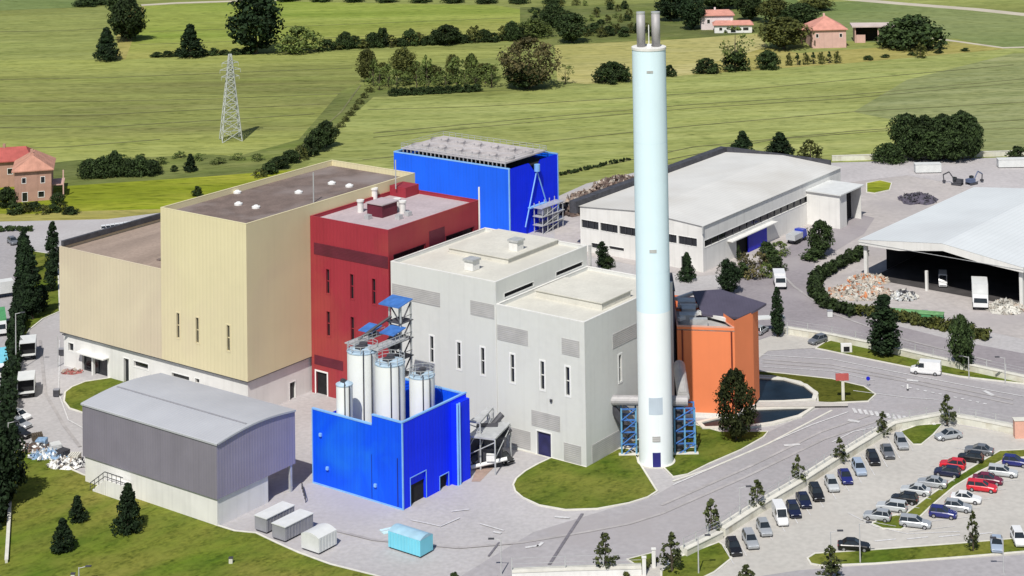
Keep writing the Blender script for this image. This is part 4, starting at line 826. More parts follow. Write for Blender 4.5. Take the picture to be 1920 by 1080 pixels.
SPEC = {  # W, H, trunk base fraction, shape, clumps, per, leaf, rc, material, gap
 'broad': (10, 10, .10, 'oval', 105, 40, .68, .28, m_leaf), 'broaddark': (10, 10, .07, 'oval', 120, 42, .7, .28, m_leafd), 'broadlight': (9, 8, .10, 'dome', 75, 34, .62, .28, m_leafl),
 'domedark': (10, 6, .03, 'dome', 100, 40, .66, .28, m_leafd), 'dome': (9, 6, .03, 'dome', 90, 36, .6, .27, m_leaf), 'oak': (12, 11, .06, 'oval', 110, 34, .62, .24, m_leafb),
 'conifer': (7, 9, .03, 'cone', 130, 42, .56, .32, m_leafc), 'cypress': (3, 11, .01, 'column', 120, 40, .46, .46, m_leafc), 'tall': (8, 11, .03, 'oval', 130, 42, .66, .30, m_leafc),
 'street': (3.6, 5.2, .16, 'cone', 44, 20, .36, .24, m_leafs), 'sparse': (8, 9, .15, 'oval', 30, 22, .5, .2, m_leafl), 'bush': (4, 3, .0, 'dome', 44, 32, .42, .34, m_leafd), 'bushgreen': (4, 3, .0, 'dome', 26, 26, .38, .32, m_leaf),
 'bushlight': (4, 3, .0, 'dome', 24, 24, .38, .3, m_leafl), 'bushbrown': (4, 3, .0, 'dome', 24, 24, .38, .3, m_leafb), 'reddish': (8, 10, .02, 'oval', 190, 44, .46, .25, m_leafr), 'sapling': (3, 5, .06, 'cone', 36, 26, .38, .3, m_leafd)}
def tree(kind, px, py, hp, wp, label, group=None, cat='tree', name=None, var=3):
    W_, H_, tb, shape, cl, per, leaf, rc, mat = SPEC[kind]; v = random.randrange(var); x, y = G(px, py); ppm = F_/y
    name = name or {'cypress': 'cypress', 'conifer': 'conifer', 'conifergreen': 'conifer', 'sapling': 'conifer'}.get(kind, 'bush' if 'bush' in kind else 'tree')
    if cat == 'tree' and name == 'bush': cat = 'bush'
    if (kind, v) not in PROTO:
        rnd = random.Random(hash((len(PROTO), 5)) & 0xffff); t = root(name, label, cat, (x, y, 0)); z0 = H_*tb
        mb = MB(); crown(mb, W_/2, W_/2, z0, H_, shape, cl, per, leaf, rc, rnd); mb.build('crown', mat, t)
        mb = MB(); trunk(mb, H_, .022*H_+.05, max(z0, .3), W_*.35, 5 if kind != 'cypress' else 0, rnd); mb.build('trunk', m_bark, t); PROTO[(kind, v)] = t
    else:
        t = copy_tree(PROTO[(kind, v)]); t.name = name; t['label'] = label; t['category'] = cat
        if 'group' in t: del t['group']
    if group: t['group'] = group
    t.location = (x, y, 0); t.rotation_euler = (0, 0, random.random()*6.28); s = wp/ppm/W_*1.18; t.scale = (s, s, hp/ppm/H_*1.03); return t
g = 'trees at the edge of the far fields'
tree('tall', 480, 101, 118, 88, 'very tall dark oval tree at the field edge behind the pylon', g)
tree('broaddark', 238, 78, 78, 62, 'dark tall tree at the top left, cut by the upper edge', g)
tree('broaddark', 222, 30, 50, 40, 'dark tree rising over the top edge behind the other dark tree', g)
tree('broad', 240, 72, 30, 50, 'green lower growth under the dark top left tree', g, 'bush', 'bush')
tree('conifer', 200, 114, 60, 50, 'dark conical tree standing alone left of the dark top left tree', g)
tree('conifer', 357, 108, 60, 52, 'dark conical tree between the pylon and the top left trees', g)
tree('broadlight', 560, 98, 46, 84, 'lighter green rounded tree right of the very tall dark tree', g)
tree('domedark', 170, 10, 14, 60, 'flat dark tree clump on the top edge at the left', g)
for k in range(9): tree('bush', 295+k*21, 107-k*.7, 9+k % 3*2, 26, 'low dark bush in the field line behind the pylon', 'low bushes along the field line behind the pylon')
for k in range(22):
    f = k/21; tree(('bush', 'bushgreen', 'domedark')[k % 3], 612+f*365, 94-f*20+random.uniform(-1, 1), (20, 14, 30, 22, 16, 26, 34)[k % 7], 34, 'dark shrub in the long hedgerow across the top middle field', 'shrubs of the long hedgerow across the top fields')
tree('broaddark', 838, 84, 36, 48, 'bigger dark tree in the long hedgerow across the top middle field', g)
g2 = 'trees of the thicket in the middle field'
for k in range(24):
    f = k/23; row = k % 3; tree(('broad', 'bushlight', 'sparse')[k % 3], 692+f*235+random.uniform(-8, 8), 154+row*8-f*6, random.choice((24, 34, 44, 56))*random.uniform(.85, 1.1)+f*6, random.choice((24, 34, 44)), 'green tree in the loose thicket in the middle of the fields', g2)
for k in range(10): tree('bush', 740+k*17, 179-k*.9, 13, 26, 'low dark bush on the near edge of the thicket', 'low bushes under the thicket')
tree('oak', 992, 166, 92, 100, 'large brownish green tree at the right end of the thicket', g2)
tree('broaddark', 985, 166, 40, 66, 'dark lower tree under the brownish green one at the thicket end', g2)
tree('sparse', 1060, 158, 40, 30, 'thin pale tree just right of the brownish green tree', g2)
tree('domedark', 1148, 154, 36, 66, 'dark round bush left of the chimney in the straw meadow', g)
tree('bush', 1256, 143, 20, 26, 'small dark bush right behind the chimney shaft', g)
g = 'trees around the farmhouses'
tree('broaddark', 1038, 52, 44, 42, 'dark tree left of the round dark one in the scrub plot', g)
tree('broaddark', 1072, 80, 54, 58, 'round dark tree in the scrub plot at the top', g)
tree('broadlight', 1000, 70, 34, 70, 'light green tree at the left of the scrub plot', g)
tree('tall', 1298, 56, 70, 42, 'dark tall tree immediately left of the white farmhouse', g)
tree('tall', 1258, 40, 60, 50, 'dark tree behind the chimney top near the white farmhouse', g)
tree('broaddark', 1405, 40, 60, 44, 'dark tree immediately right behind the white farmhouse', g)
tree('broaddark', 1350, 16, 36, 70, 'dark tree row behind the white farmhouse roof', g)
tree('broad', 1470, 92, 58, 88, 'green spreading tree left of the pink farmhouse', g)
tree('broad', 1455, 44, 44, 60, 'green tree behind the spreading one left of the pink farmhouse', g)
tree('broaddark', 1500, 48, 40, 66, 'darker tree behind the left side of the pink farmhouse', g)
tree('broad', 1530, 20, 24, 60, 'green tree peeping over the pink farmhouse roof on the top edge', g)
tree('domedark', 1712, 88, 56, 124, 'wide dark dome shaped tree right of the barn', g)
tree('sparse', 1378, 132, 82, 70, 'sparse olive coloured tree in the straw meadow', g)
tree('bush', 1325, 137, 26, 50, 'dark bush at the foot left of the sparse olive tree', g); tree('bush', 1378, 133, 34, 50, 'dark bush directly under the sparse olive tree', g)
tree('domedark', 1440, 129, 32, 46, 'round dark bush right of the sparse olive tree', g)
for k in range(7): tree(('bushgreen', 'sapling')[k % 2], 1480+k*15, 123-k*.8, 22, 16, 'slim garden shrub in the row below the pink farmhouse', 'garden shrubs below the pink farmhouse')
tree('bushgreen', 1727, 109, 28, 24, 'small green shrub below the dome shaped tree', g); tree('bush', 1628, 113, 9, 18, 'tiny bush below the barn', g)
for k in range(4): tree('bush', 1660+k*50, 108-k*4, 6, 18, 'tiny low tuft in the ochre verge below the barn', 'tiny tufts below the barn')
for k in range(46):
    x = random.uniform(985, 1180); y = random.uniform(10, 66); tree(('bushgreen', 'bush', 'bushlight')[k % 3], x, y, random.uniform(9, 17), random.uniform(12, 20), 'small young tree dotted about the scrub plot', 'young trees of the scrub plot')
for k in range(10): tree(('bushgreen', 'bush')[k % 2], 1100+k*14, 62+random.uniform(-4, 8), 18, 26, 'medium bush along the scrub plot behind the chimney', 'bushes along the scrub plot')
for k in range(9): tree('domedark', 540+k*62, 2+k*.6, 12, 40, 'far dark bush on the upper edge line of fields', 'far bushes on the top edge')
g = 'trees of the big dark clump'
for k, (x, y, h, w_) in enumerate(((1700, 290, 74, 60), (1735, 296, 76, 62), (1770, 300, 82, 64), (1805, 300, 88, 60), (1820, 300, 80, 44), (1720, 302, 60, 60), (1755, 303, 58, 60), (1790, 304, 60, 60))): tree('broaddark', x, y, h, w_, 'dark tree in the big clump beyond the yard', g)
tree('domedark', 1668, 305, 34, 60, 'low dark bush at the left foot of the big clump beyond the yard', g)
tree('bush', 1908, 300, 24, 40, 'dark bush at the right edge beyond the yard')
tree('conifer', 1392, 292, 44, 50, 'dark conical tree behind the warehouse roof, left of the two'); tree('conifer', 1463, 298, 48, 56, 'dark conical tree behind the warehouse roof, right of the two')
tree('bushgreen', 1520, 306, 40, 56, 'lighter green bush behind the right end of the warehouse roof')
g = 'left field hedge'
for k, (x, h, w_) in enumerate(((168, 32, 44), (192, 36, 44), (215, 44, 40), (240, 30, 36), (262, 34, 44), (284, 26, 40))): tree('domedark', x, 333-k, h, w_, 'dark bush in the short hedge above the cream hall', g)
tree('bush', 327, 322, 12, 14, 'tiny round bush between the short hedge and the upright dark one'); tree('conifer', 357, 322, 32, 26, 'small upright dark bush right of the short hedge')
for k in range(8): tree('bushlight', 230+k*36, 300+random.uniform(-8, 10), 12, 30, 'pale low scrub below the pylon', 'pale scrub below the pylon')
g = 'trees of the diagonal row'
for k, (x, y, h, w_) in enumerate(((612, 276, 48, 38), (596, 284, 42, 38), (580, 292, 32, 34), (562, 300, 26, 32), (545, 306, 24, 30), (524, 316, 22, 34), (505, 326, 20, 34), (488, 332, 14, 30))): tree(('broaddark', 'broaddark', 'bush', 'bushgreen')[k % 4], x, y, h, w_, 'dark tree in the diagonal row above the cream hall', g)
for k in range(8): tree('bushgreen', 630+k*9, 250-k*11, 10, 18, 'small shrub on the diagonal ditch between two fields', 'ditch shrubs')
for k in range(7): tree(('bush', 'bushgreen')[k % 2], 30+k*17, 402-k % 3*3, 20-k, 30, 'low bush in front of the pink villa', 'bushes in front of the pink villa')
tree('broaddark', 108, 384, 22, 24, 'dark small tree right beside the pink villa'); tree('domedark', 12, 388, 34, 40, 'dark tree under the far left house'); tree('bush', 370, 368, 18, 20, 'small bush above the left edge of the tall cream roof')
# cypresses and hedges inside the site
for x, y, h, w_, l in ((60, 600, 118, 30, 'dark cypress at the left edge, nearest in the row beside the cream wing'), (50, 560, 110, 26, 'second dark cypress up the row at the left edge'), (46, 520, 92, 20, 'farthest dark cypress of the left row'), (99, 520, 102, 22, 'dark cypress close to the far corner of the cream wing'), (96, 548, 60, 20, 'short dark cypress beside the cream wing wall'), (78, 585, 50, 22, 'short cypress on the small lawn at left')): tree('cypress', x, y, h, w_, l, 'cypresses at the left edge')
tree('cypress', 1458, 633, 92, 20, 'slim dark cypress right of the orange building'); tree('cypress', 1659, 668, 112, 46, 'broad dark cypress before the long boundary wall'); tree('broaddark', 1803, 694, 98, 46, 'tall dark green tree before the long boundary wall')
tree('cypress', 1816, 696, 40, 16, 'small cypress beside the tall dark green tree on the verge')
tree('cypress', 1130, 502, 48, 20, 'narrow dark tree before the white warehouse, left of the chimney'); tree('bush', 1140, 504, 22, 26, 'dark bush beside the narrow tree left of the chimney')
tree('conifer', 1288, 528, 52, 36, 'dark conifer at the near corner of the white warehouse'); tree('tall', 1367, 552, 66, 38, 'dark tree behind the orange building roof')
tree('broaddark', 1540, 482, 66, 44, 'dark tree by the access road between warehouse and open hall')
tree('bush', 1525, 488, 22, 46, 'dark low bush below the tree by the access road')
for k, (x, y) in enumerate(((1392, 520), (1412, 524), (1434, 520), (1455, 508), (1448, 494), (1425, 500), (1462, 480), (1440, 480))): tree(('bush', 'bushbrown', 'bushlight', 'bush')[k % 4], x, y, 26, 36, 'mixed shrub in the bed by the warehouse blue door', 'shrubs in the bed by the warehouse door')
tree('bushbrown', 1395, 500, 26, 30, 'reddish brown shrub at the left of the bed by the warehouse'); tree('sapling', 1385, 490, 30, 14, 'thin sapling by the warehouse wall')
tree('reddish', 1380, 828, 130, 68, 'large dark tree in front of the orange building')
# street trees
for x, y, h, w_, l in ((1135, 1074, 74, 50, 'young street tree at the bottom left end of the parking wall'), (1260, 1074, 72, 52, 'young street tree on the bottom lawn beside the gate'), (1335, 1006, 68, 46, 'young street tree where the parking wall begins, beside the black hatchback'), (1420, 960, 58, 46, 'young street tree above the white van'), (1497, 912, 56, 36, 'young street tree by the wall above the two black cars'), (1575, 872, 50, 34, 'young street tree by the wall above the light blue car'), (1656, 822, 48, 34, 'young street tree at the upper end of the car row'), (1776, 800, 60, 38, 'young street tree at the corner of the parking wall'), (1825, 1036, 74, 34, 'slender pale street tree on the bottom lawn strip'), (1558, 1092, 66, 56, 'dark street tree on the bottom edge under the black car'), (1400, 1104, 44, 46, 'small street tree on the bottom edge near the middle')): tree('street', x, y, h, w_, l, 'young street trees')
# lawn trees bottom left
tree('conifer', 240, 1000, 88, 58, 'dark broad conifer on the bank before the grey hall'); tree('conifer', 118, 1036, 60, 48, 'dark low conifer on the lower left bank'); tree('conifer', 145, 980, 48, 40, 'dark conifer further up the lower left bank'); tree('tall', 4, 950, 150, 78, 'big dark tree at the left edge on the bank')
tree('bush', 852, 1090, 16, 22, 'dark bush cut by the bottom edge below the cyan container')
def hedge(px, wd, h, label, mat=m_leafd, dens=5):
    pts = [Vector((*p, 0)) for p in GP(px)]; c = sum(pts, Vector())/len(pts); t = root('hedge', label, 'hedge', (c.x, c.y, 0)); mb = MB(); rnd = random.Random(len(px)*3+int(h*10))
    for a, b in zip(pts, pts[1:]):
        d = b-a; L_ = d.length; d.normalize(); nn = Vector((-d.y, d.x, 0))
        for k in range(int(L_*dens*wd*.7)+3):
            cpos = a+d*rnd.uniform(0, L_)+nn*rnd.uniform(-.5, .5)*wd*.75-c; cz = h*rnd.uniform(.2, .82)
            for j in range(16):
                v = Vector((rnd.gauss(0, 1), rnd.gauss(0, 1), rnd.gauss(0, .8))).normalized(); p = cpos+v*rnd.uniform(.4, .65)*min(1, h*.4); p.z += cz; p.z = max(.05, p.z)
                n = (v+Vector((rnd.gauss(0, .5), rnd.gauss(0, .5), .3))).normalized(); x = n.orthogonal().normalized(); x.rotate(Matrix.Rotation(rnd.random()*6.28, 3, n)); y = n.cross(x); l = rnd.uniform(.18, .42)
                mb.quad(p-x*l-y*l*.4, p+x*l*.2-y*l*.7, p+x*l+y*l*.3, p-x*l*.3+y*l*.7)
    mb.build('foliage', mat, t); mb = MB()
    for a, b in zip(pts, pts[1:]):
        n = max(2, int((b-a).length/2))
        for k in range(n): p = a.lerp(b, (k+.5)/n)-c; mb.tube((p.x, p.y, 0), (p.x, p.y, h*.6), .08, 5)
    mb.build('stem', m_bark, t); return t
hedge([(1618, 480), (1560, 512), (1532, 528), (1527, 555), (1550, 580), (1600, 596)], 3.0, 2.6, 'curved dark hedge round the rubble yard beside the road')
hedge([(1600, 590), (1700, 606), (1800, 625), (1850, 640)], 2.6, 2.4, 'straight green hedge along the yard before the open hall', m_leaf)
hedge([(34, 600), (22, 700), (10, 820), (2, 900), (-8, 1000)], 3.0, 4.2, 'tall dark hedge along the left edge of the plant', m_leafc)
hedge([(44, 470), (38, 560), (34, 620)], 2.2, 5.0, 'dark hedge under the left row of cypresses', m_leafc)
hedge([(1050, 330), (1180, 300)], 1.5, 1.0, 'low hedge on the field edge behind the spoil heap', m_leafd, 3)
hedge([(-20, 436), (60, 434)], 1.5, 1.4, 'low hedge along the verge at the far left edge')
hedge([(1170, 1088), (1230, 1056)], 1.0, .8, 'low clipped hedge beside the bottom wall', m_leaf)

# ------------------------------------------------------------ walls and fences
def bwall(px, label, wd=.5, h=1.55, post=2.0, ph=1.35, mat=m_wall):
    pts = GP(px); c = (sum(p[0] for p in pts)/len(pts), sum(p[1] for p in pts)/len(pts)); t = root('boundary_wall', label, 'wall', (*c, 0)); Q = [(x-c[0], y-c[1]) for x, y in pts]
    MB().ribbon(Q, wd, 0, h).build('wall', mat, t); MB().ribbon(Q, wd+.14, h+.002, h+.12).build('coping', m_kerb, t)
    if post:
        first = None; mb = MB()
        for a, b in zip(Q, Q[1:]):
            A_, B_ = Vector(a), Vector(b); L_ = (B_-A_).length; n = max(1, int(L_/post))
            for k in range(n):
                p = A_.lerp(B_, k/n)
                if first is None: first = MB().box(-.07, .07, -.07, .07, 0, ph).build('post', m_galv, t, loc=(p.x, p.y, h+.12))
                else: o = first.copy(); C.objects.link(o); o.location = (p.x, p.y, h+.12)
            for z in (.35, .8, ph-.05): mb.tube((*a, h+.12+z), (*b, h+.12+z), .03, 4)
        mb.build('rail', m_galv, t)
    return t
bwall([(1352, 1006), (1420, 962), (1500, 915), (1575, 866), (1650, 820), (1674, 806), (1768, 789), (1830, 799), (1905, 814)], 'long cream wall with fence posts curving round the car park', 1.5, 1.2, 2.4)
bwall([(1282, 1044), (1350, 1010)], 'short cream wall piece beside the gate on the bottom lawn', 1.3, 1.1, 2.2)
bwall([(1470, 626), (1560, 640), (1650, 659), (1750, 682), (1850, 704), (1960, 728), (2150, 768)], 'long cream wall with posts behind the cypress along the upper road', 1.0, 1.3, 3.4)
bwall([(960, 1086), (1060, 1082), (1203, 1078)], 'low white wall on the bottom edge under the street tree', 1.2, 1.1, 4.0, 1.6, m_render)
bwall([(40, 640), (32, 760), (22, 900), (12, 1060)], 'thin pale kerb wall running down the left edge beside the hedge', .35, .7, 0)
bwall([(1100, 396), (1180, 352)], 'pale low wall in front of the spoil heap', .5, 1.2, 0)
bwall([(1560, 302), (1700, 298), (1850, 294), (2000, 290)], 'pale yard wall in front of the dark tree clump', .4, 1.4, 0)
t = root('gate_pillar', 'salmon gate pillar at the right end of the parking wall', 'pillar', (*G(1918, 822), 0)); MB().box(-1.4, 1.4, -.6, .6, 0, 3.0).build('shaft', m_salmon, t); MB().box(-1.5, 1.5, -.7, .7, 3.001, 3.15).build('cap', m_kerb, t)
for i, (x, y, l) in enumerate(((1226, 1066, 'white gate post on the bottom lawn, left of the pair'), (1208, 1082, 'white gate post at the end of the bottom wall'))):
    t = root('gate_post', l, 'post', (*G(x, y), 0)); MB().box(-.25, .25, -.25, .25, 0, 2.6).build('shaft', m_render, t); MB().box(-.32, .32, -.32, .32, 2.601, 2.7).build('cap', m_render, t)
# ------------------------------------------------------------ street lamps and signs
def lamp(px, py, hp, label, dirx=1):
    x, y = G(px, py); h = hp/(F_/y); t = root('street_lamp', label, 'street lamp', (x, y, 0), 0, 'street lamps'); MB().tube((0, 0, 0), (0, 0, h), .11, 8, .07).build('pole', m_lamp, t)
    MB().tube((0, 0, h-.1), (dirx*1.1, 0, h+.15), .05, 6).build('arm', m_lamp, t); MB().box(min(dirx*.9, dirx*1.7), max(dirx*.9, dirx*1.7), -.16, .16, h+.1, h+.24).build('lamp_head', m_darksteel, t)
for a in ((940, 1080, 66, 'street lamp on the bottom edge below the yard arrow', -1), (1388, 978, 62, 'street lamp on the road side of the parking wall', 1), (1613, 1058, 74, 'street lamp on the bottom lawn strip right of the black car', 1), (1559, 1084, 84, 'street lamp beside the dark street tree on the bottom edge', 1), (1310, 1078, 70, 'street lamp on the bottom lawn near the gate', 1), (1882, 1078, 66, 'street lamp at the bottom right on the near road', -1), (1817, 712, 42, 'street lamp on the verge beside the tall dark green tree', -1), (1885, 722, 50, 'street lamp on the verge at the right edge', -1), (30, 700, 110, 'tall pale pole beside the left hedge', 1), (16, 900, 105, 'pale pole at the lower left edge by the big dark tree', 1), (108, 690, 60, 'lamp post in front of the cream wing corner', 1), (236, 905, 50, 'lamp post with dark head before the grey hall wall', 1), (148, 1095, 30, 'short pale post on the bottom left bank', 1), (700, 920, 60, 'thin lamp post left of the blue enclosure doors', 1)): lamp(*a)
t = root('road_sign', 'pale totem post with red sign box on the dark traffic island', 'sign', (*G(1581, 753), 0)); MB().box(-.25, .25, -.15, .15, 0, 3.6).build('post', m_wall, t); MB().box(-1.2, 1.0, -.25, .25, 3.62, 4.7).build('sign_box', m_redp, t)
t = root('utility_cabinet', 'white framed box with dark opening on the upper grass strip', 'cabinet', (*G(1587, 662), 0)); MB().box(-1.0, 1.0, -.4, .5, 0, 1.7).build('cabinet', m_render, t); MB().box(-.55, .55, -.43, -.4, .4, 1.3).build('door', m_dark, t)
t = root('direction_sign', 'small blue round sign at the island tip', 'sign', (*G(1628, 728), 0)); MB().tube((0, 0, 0), (0, 0, 1.6), .06).build('post', m_galv, t); MB().tube((0, -.08, 1.7), (0, -.02, 1.7), .35, 16).build('sign_plate', m_bluep, t)
t = root('marker_post', 'short white and dark bollard in the middle of the road', 'bollard', (*G(1702, 734), 0)); MB().cyl(0, 0, .2, 0, .5, 10).build('base', m_darksteel, t); MB().cyl(0, 0, .16, .5, 1.2, 10).build('shaft', m_winframe, t)
for x, y, l in ((433, 1060, 'small white marker post on the bank near the bottom'), (137, 1090, 'white marker post at the bottom left')):
    t = root('marker_post', l, 'post', (*G(x, y), 0)); MB().box(-.25, .25, -.2, .2, 0, 1.0).build('shaft', m_wall, t); MB().box(-.3, .3, -.25, .25, 1.001, 1.1).build('cap', m_darksteel, t)
# ------------------------------------------------------------ vehicles
PAINT = {n: M(n+' car paint', c, .25, .03, 1., metal=mt, spec=.6) for n, c, mt in (('black', (.012, .012, .014), 0), ('navy', (.012, .016, .05), 0), ('silver', (.46, .48, .50), .3), ('white', (.78, .78, .78), 0), ('pale blue', (.42, .50, .62), .2), ('dark blue', (.02, .025, .16), 0), ('red', (.62, .02, .035), 0), ('maroon', (.16, .015, .04), 0), ('grey', (.18, .19, .21), .2), ('blue', (.02, .05, .45), 0), ('light grey', (.55, .57, .58), .1))}
m_cg = glass('car glass', (.02, .026, .032)); m_hl = M('headlamp glass', (.7, .72, .74), .2); m_tl = M('tail lamp red', (.4, .02, .02), .3); m_rim = M('wheel rim', (.4, .4, .42), .4, metal=.5)
MC = {}
def mesh_once(key, fn, mat):
    if key not in MC: o = fn().build(key[0], mat); MC[key] = o.data; bpy.data.objects.remove(o)
    return MC[key]
def sub(name, data, par, loc=None):
    o = bpy.data.objects.new(name, data); C.objects.link(o); o.parent = par
    if loc: o.location = loc
    return o
SH = {'hatch': dict(L=4.0, g0=-1.9, g1=.75, t0=-1.55, t1=.0, gz=.95, h=1.46), 'sedan': dict(L=4.5, g0=-1.55, g1=.95, t0=-.95, t1=.15, gz=.93, h=1.42), 'wagon': dict(L=4.5, g0=-2.15, g1=.95, t0=-1.95, t1=.2, gz=.95, h=1.46), 'van': dict(L=5.2, g0=-2.55, g1=1.75, t0=-2.5, t1=1.0, gz=1.15, h=2.25)}
def body(s):
    mb = MB(); L_ = s['L']/2; st = [(-L_, .66, .45, .70), (-L_+.12, .82, .25, .88), (-L_*.8, .87, .22, s['gz']), (0, .88, .22, s['gz']), (s['g1'], .87, .22, s['gz']-.02), (L_*.8, .85, .22, s['gz']-.14), (L_-.12, .78, .25, s['gz']-.24), (L_, .62, .42, .6)]
    rings = []
    for x, w_, z0, z1 in st: rings.append([(x, -w_*.9, z0), (x, -w_, z0+.2), (x, -w_*.98, z1-.12), (x, -w_*.86, z1), (x, w_*.86, z1), (x, w_*.98, z1-.12), (x, w_, z0+.2), (x, w_*.9, z0)])
    for a, b in zip(rings, rings[1:]):
        for k in range(8): mb.quad(a[k], a[(k+1) % 8], b[(k+1) % 8], b[k])
    mb.quad(*rings[0]); mb.quad(*rings[-1][::-1]); return mb
def green(s):
    mb = MB(); z0, z1 = s['gz']-.02, s['h']-.04; a = [(s['g0'], -.78, z0), (s['g1'], -.78, z0), (s['g1'], .78, z0), (s['g0'], .78, z0)]; wt = .62 if s['h'] < 2 else .74; b = [(s['t0'], -wt, z1), (s['t1'], -wt, z1), (s['t1'], wt, z1), (s['t0'], wt, z1)]
    for k in range(4): mb.quad(a[k], a[(k+1) % 4], b[(k+1) % 4], b[k])
    mb.quad(*b); return mb
def roofm(s):
    mb = MB(); z1 = s['h']-.035; wt = .60 if s['h'] < 2 else .76; p = [(s['t0']-.04, -wt), (s['t1']+.02, -wt), (s['t1']+.02, wt), (s['t0']-.04, wt)]; mb.prism(p, z1, z1+.05, bot=True)
    for x0, x1 in ((s['g0'], s['t0']), (s['g1'], s['t1'])):
        for q in (-1, 1): mb.tube((x0, q*.77, s['gz']), (x1, q*wt, z1), .05, 4)
    mb.tube(((s['t0']+s['t1'])/2-.1, -.8, s['gz']), ((s['t0']+s['t1'])/2-.1, -wt, z1), .05, 4); mb.tube(((s['t0']+s['t1'])/2-.1, .8, s['gz']), ((s['t0']+s['t1'])/2-.1, wt, z1), .05, 4); return mb
def wheelm():
    mb = MB(); mb.tube((0, -.11, 0), (0, .11, 0), .31, 16); return mb
def rimm():
    mb = MB(); mb.tube((0, -.115, 0), (0, .115, 0), .19, 10); return mb
def car(shape, col, px, py, dx, dy, label, group='cars in the car park', scale=1., name='parked_car', cat='car', z=.2):
    s = SH[shape]; a = G(px-dx/2, py-dy/2, .8); b = G(px+dx/2, py+dy/2, .8); x, y = G(px, py, .8); ang = math.atan2(b[1]-a[1], b[0]-a[0])
    t = root(name, label, cat, (x, y, z), ang, group); t.scale = (scale,)*3
    sub('body', mesh_once(('body', shape, col), lambda: body(s), PAINT[col]), t)
    if shape == 'van':
        sub('cargo_body', mesh_once(('cargo', shape, col), lambda: MB().quad((-2.58, -.86, .9), (1.0, -.88, .9), (1.0, -.8, 2.22), (-2.5, -.78, 2.22)).quad((-2.58, .86, .9), (1.0, .88, .9), (1.0, .8, 2.22), (-2.5, .78, 2.22)).quad((-2.58, -.86, .9), (-2.58, .86, .9), (-2.5, .78, 2.22), (-2.5, -.78, 2.22)).quad((-2.5, -.78, 2.22), (1.0, -.8, 2.22), (1.0, .8, 2.22), (-2.5, .78, 2.22)).quad((1.0, -.8, 2.22), (1.0, .8, 2.22), (1.7, .75, 1.2), (1.7, -.75, 1.2)), PAINT[col]), t)
        sub('windscreen', mesh_once(('ws', shape), lambda: MB().quad((1.08, -.7, 2.12), (1.08, .7, 2.12), (1.72, .68, 1.24), (1.72, -.68, 1.24)).quad((.2, -.9, 1.25), (1.2, -.9, 1.25), (.95, -.83, 1.95), (.2, -.84, 1.95)).quad((.2, .9, 1.25), (1.2, .9, 1.25), (.95, .83, 1.95), (.2, .84, 1.95)), m_cg), t)
    else:
        sub('window', mesh_once(('window', shape), lambda: green(s), m_cg), t); sub('roof', mesh_once(('roof', shape, col), lambda: roofm(s), PAINT[col]), t)
    wx = s['L']*.31
    for q in (-1, 1):
        for r in (-1, 1):
            w_ = sub('wheel', mesh_once(('wheel',), wheelm, m_tyre), t, (q*wx, r*.78, .31)); sub('rim', mesh_once(('rim',), rimm, m_rim), w_)
    for r in (-1, 1):
        sub('headlight', mesh_once(('headlight',), lambda: MB().box(-.06, .03, -.16, .16, -.07, .07), m_hl), t, (s['L']/2-.08, r*.55, .62)); sub('tail_light', mesh_once(('tail',), lambda: MB().box(-.03, .05, -.13, .13, -.1, .1), m_tl), t, (-s['L']/2+.06, r*.6, .75))
    return t
R1 = [('hatch', 'black', 1376, 1026, 'black hatchback nearest the bottom in the row along the wall'), ('wagon', 'silver', 1407, 1012, 'silver estate car beside the nearest black hatchback'), ('hatch', 'silver', 1433, 990, 'silver hatchback immediately left of the white van'), ('hatch', 'navy', 1488, 956, 'small dark navy car immediately right of the white van'), ('sedan', 'navy', 1507, 937, 'dark navy car left of the black one under the wall'), ('wagon', 'black', 1531, 924, 'black car between the dark navy and the light grey ones'), ('hatch', 'light grey', 1560, 908, 'light grey small car in the middle of the wall row'), ('sedan', 'dark blue', 1585, 893, 'dark blue car right of the light grey small one'), ('wagon', 'pale blue', 1611, 877, 'pale blue car left of the all black one'), ('hatch', 'black', 1637, 859, 'all black hatchback in the upper half of the wall row'), ('sedan', 'grey', 1664, 846, 'grey saloon next to the last car of the wall row'), ('wagon', 'silver', 1690, 829, 'silver car last at the upper end of the wall row by the green corner')]
for s, c, x, y, l in R1: car(s, c, x, y, 17, 34, l)
car('van', 'white', 1463, 968, 16, 34, 'plain white van parked in the row along the wall', name='parked_van', cat='van', scale=.95)
R2 = [('hatch', 'silver', 1645, 966, 'silver hatchback at the lower left tip of the middle island'), ('wagon', 'light grey', 1672, 949, 'light grey car second from the island tip, above it a black one'), ('hatch', 'black', 1696, 934, 'black car on the upper side of the middle island between light ones'), ('sedan', 'light grey', 1717, 918, 'light saloon above the black car on the island'), ('sedan', 'silver', 1748, 904, 'long silver saloon below the dark green blue car on the island'), ('hatch', 'navy', 1776, 884, 'dark navy hatchback directly below the red one'), ('hatch', 'red', 1786, 870, 'bright red hatchback on the upper side of the island'), ('hatch', 'black', 1820, 857, 'black car directly right above the bright red hatchback'), ('sedan', 'grey', 1836, 843, 'dark grey saloon farthest up on the island side')]
for s, c, x, y, l in R2: car(s, c, x, y, -46, -6, l)
R3 = [('wagon', 'silver', 1716, 979, 'silver estate car at the lower side of the island near its tip'), ('hatch', 'dark blue', 1768, 961, 'dark blue hatchback seen from behind on the lower side of the island'), ('hatch', 'silver', 1796, 949, 'silver hatchback right of the dark blue hatchback'), ('sedan', 'white', 1811, 933, 'white saloon below the large red car'), ('wagon', 'red', 1841, 912, 'bright red estate car on the lower side of the island'), ('sedan', 'maroon', 1852, 898, 'dark maroon saloon tucked behind the bright red estate car'), ('wagon', 'light grey', 1880, 884, 'light grey estate car right above the maroon saloon'), ('hatch', 'dark blue', 1904, 865, 'dark blue hatchback at the right edge above the light grey estate')]
for s, c, x, y, l in R3: car(s, c, x, y, 46, 5, l)
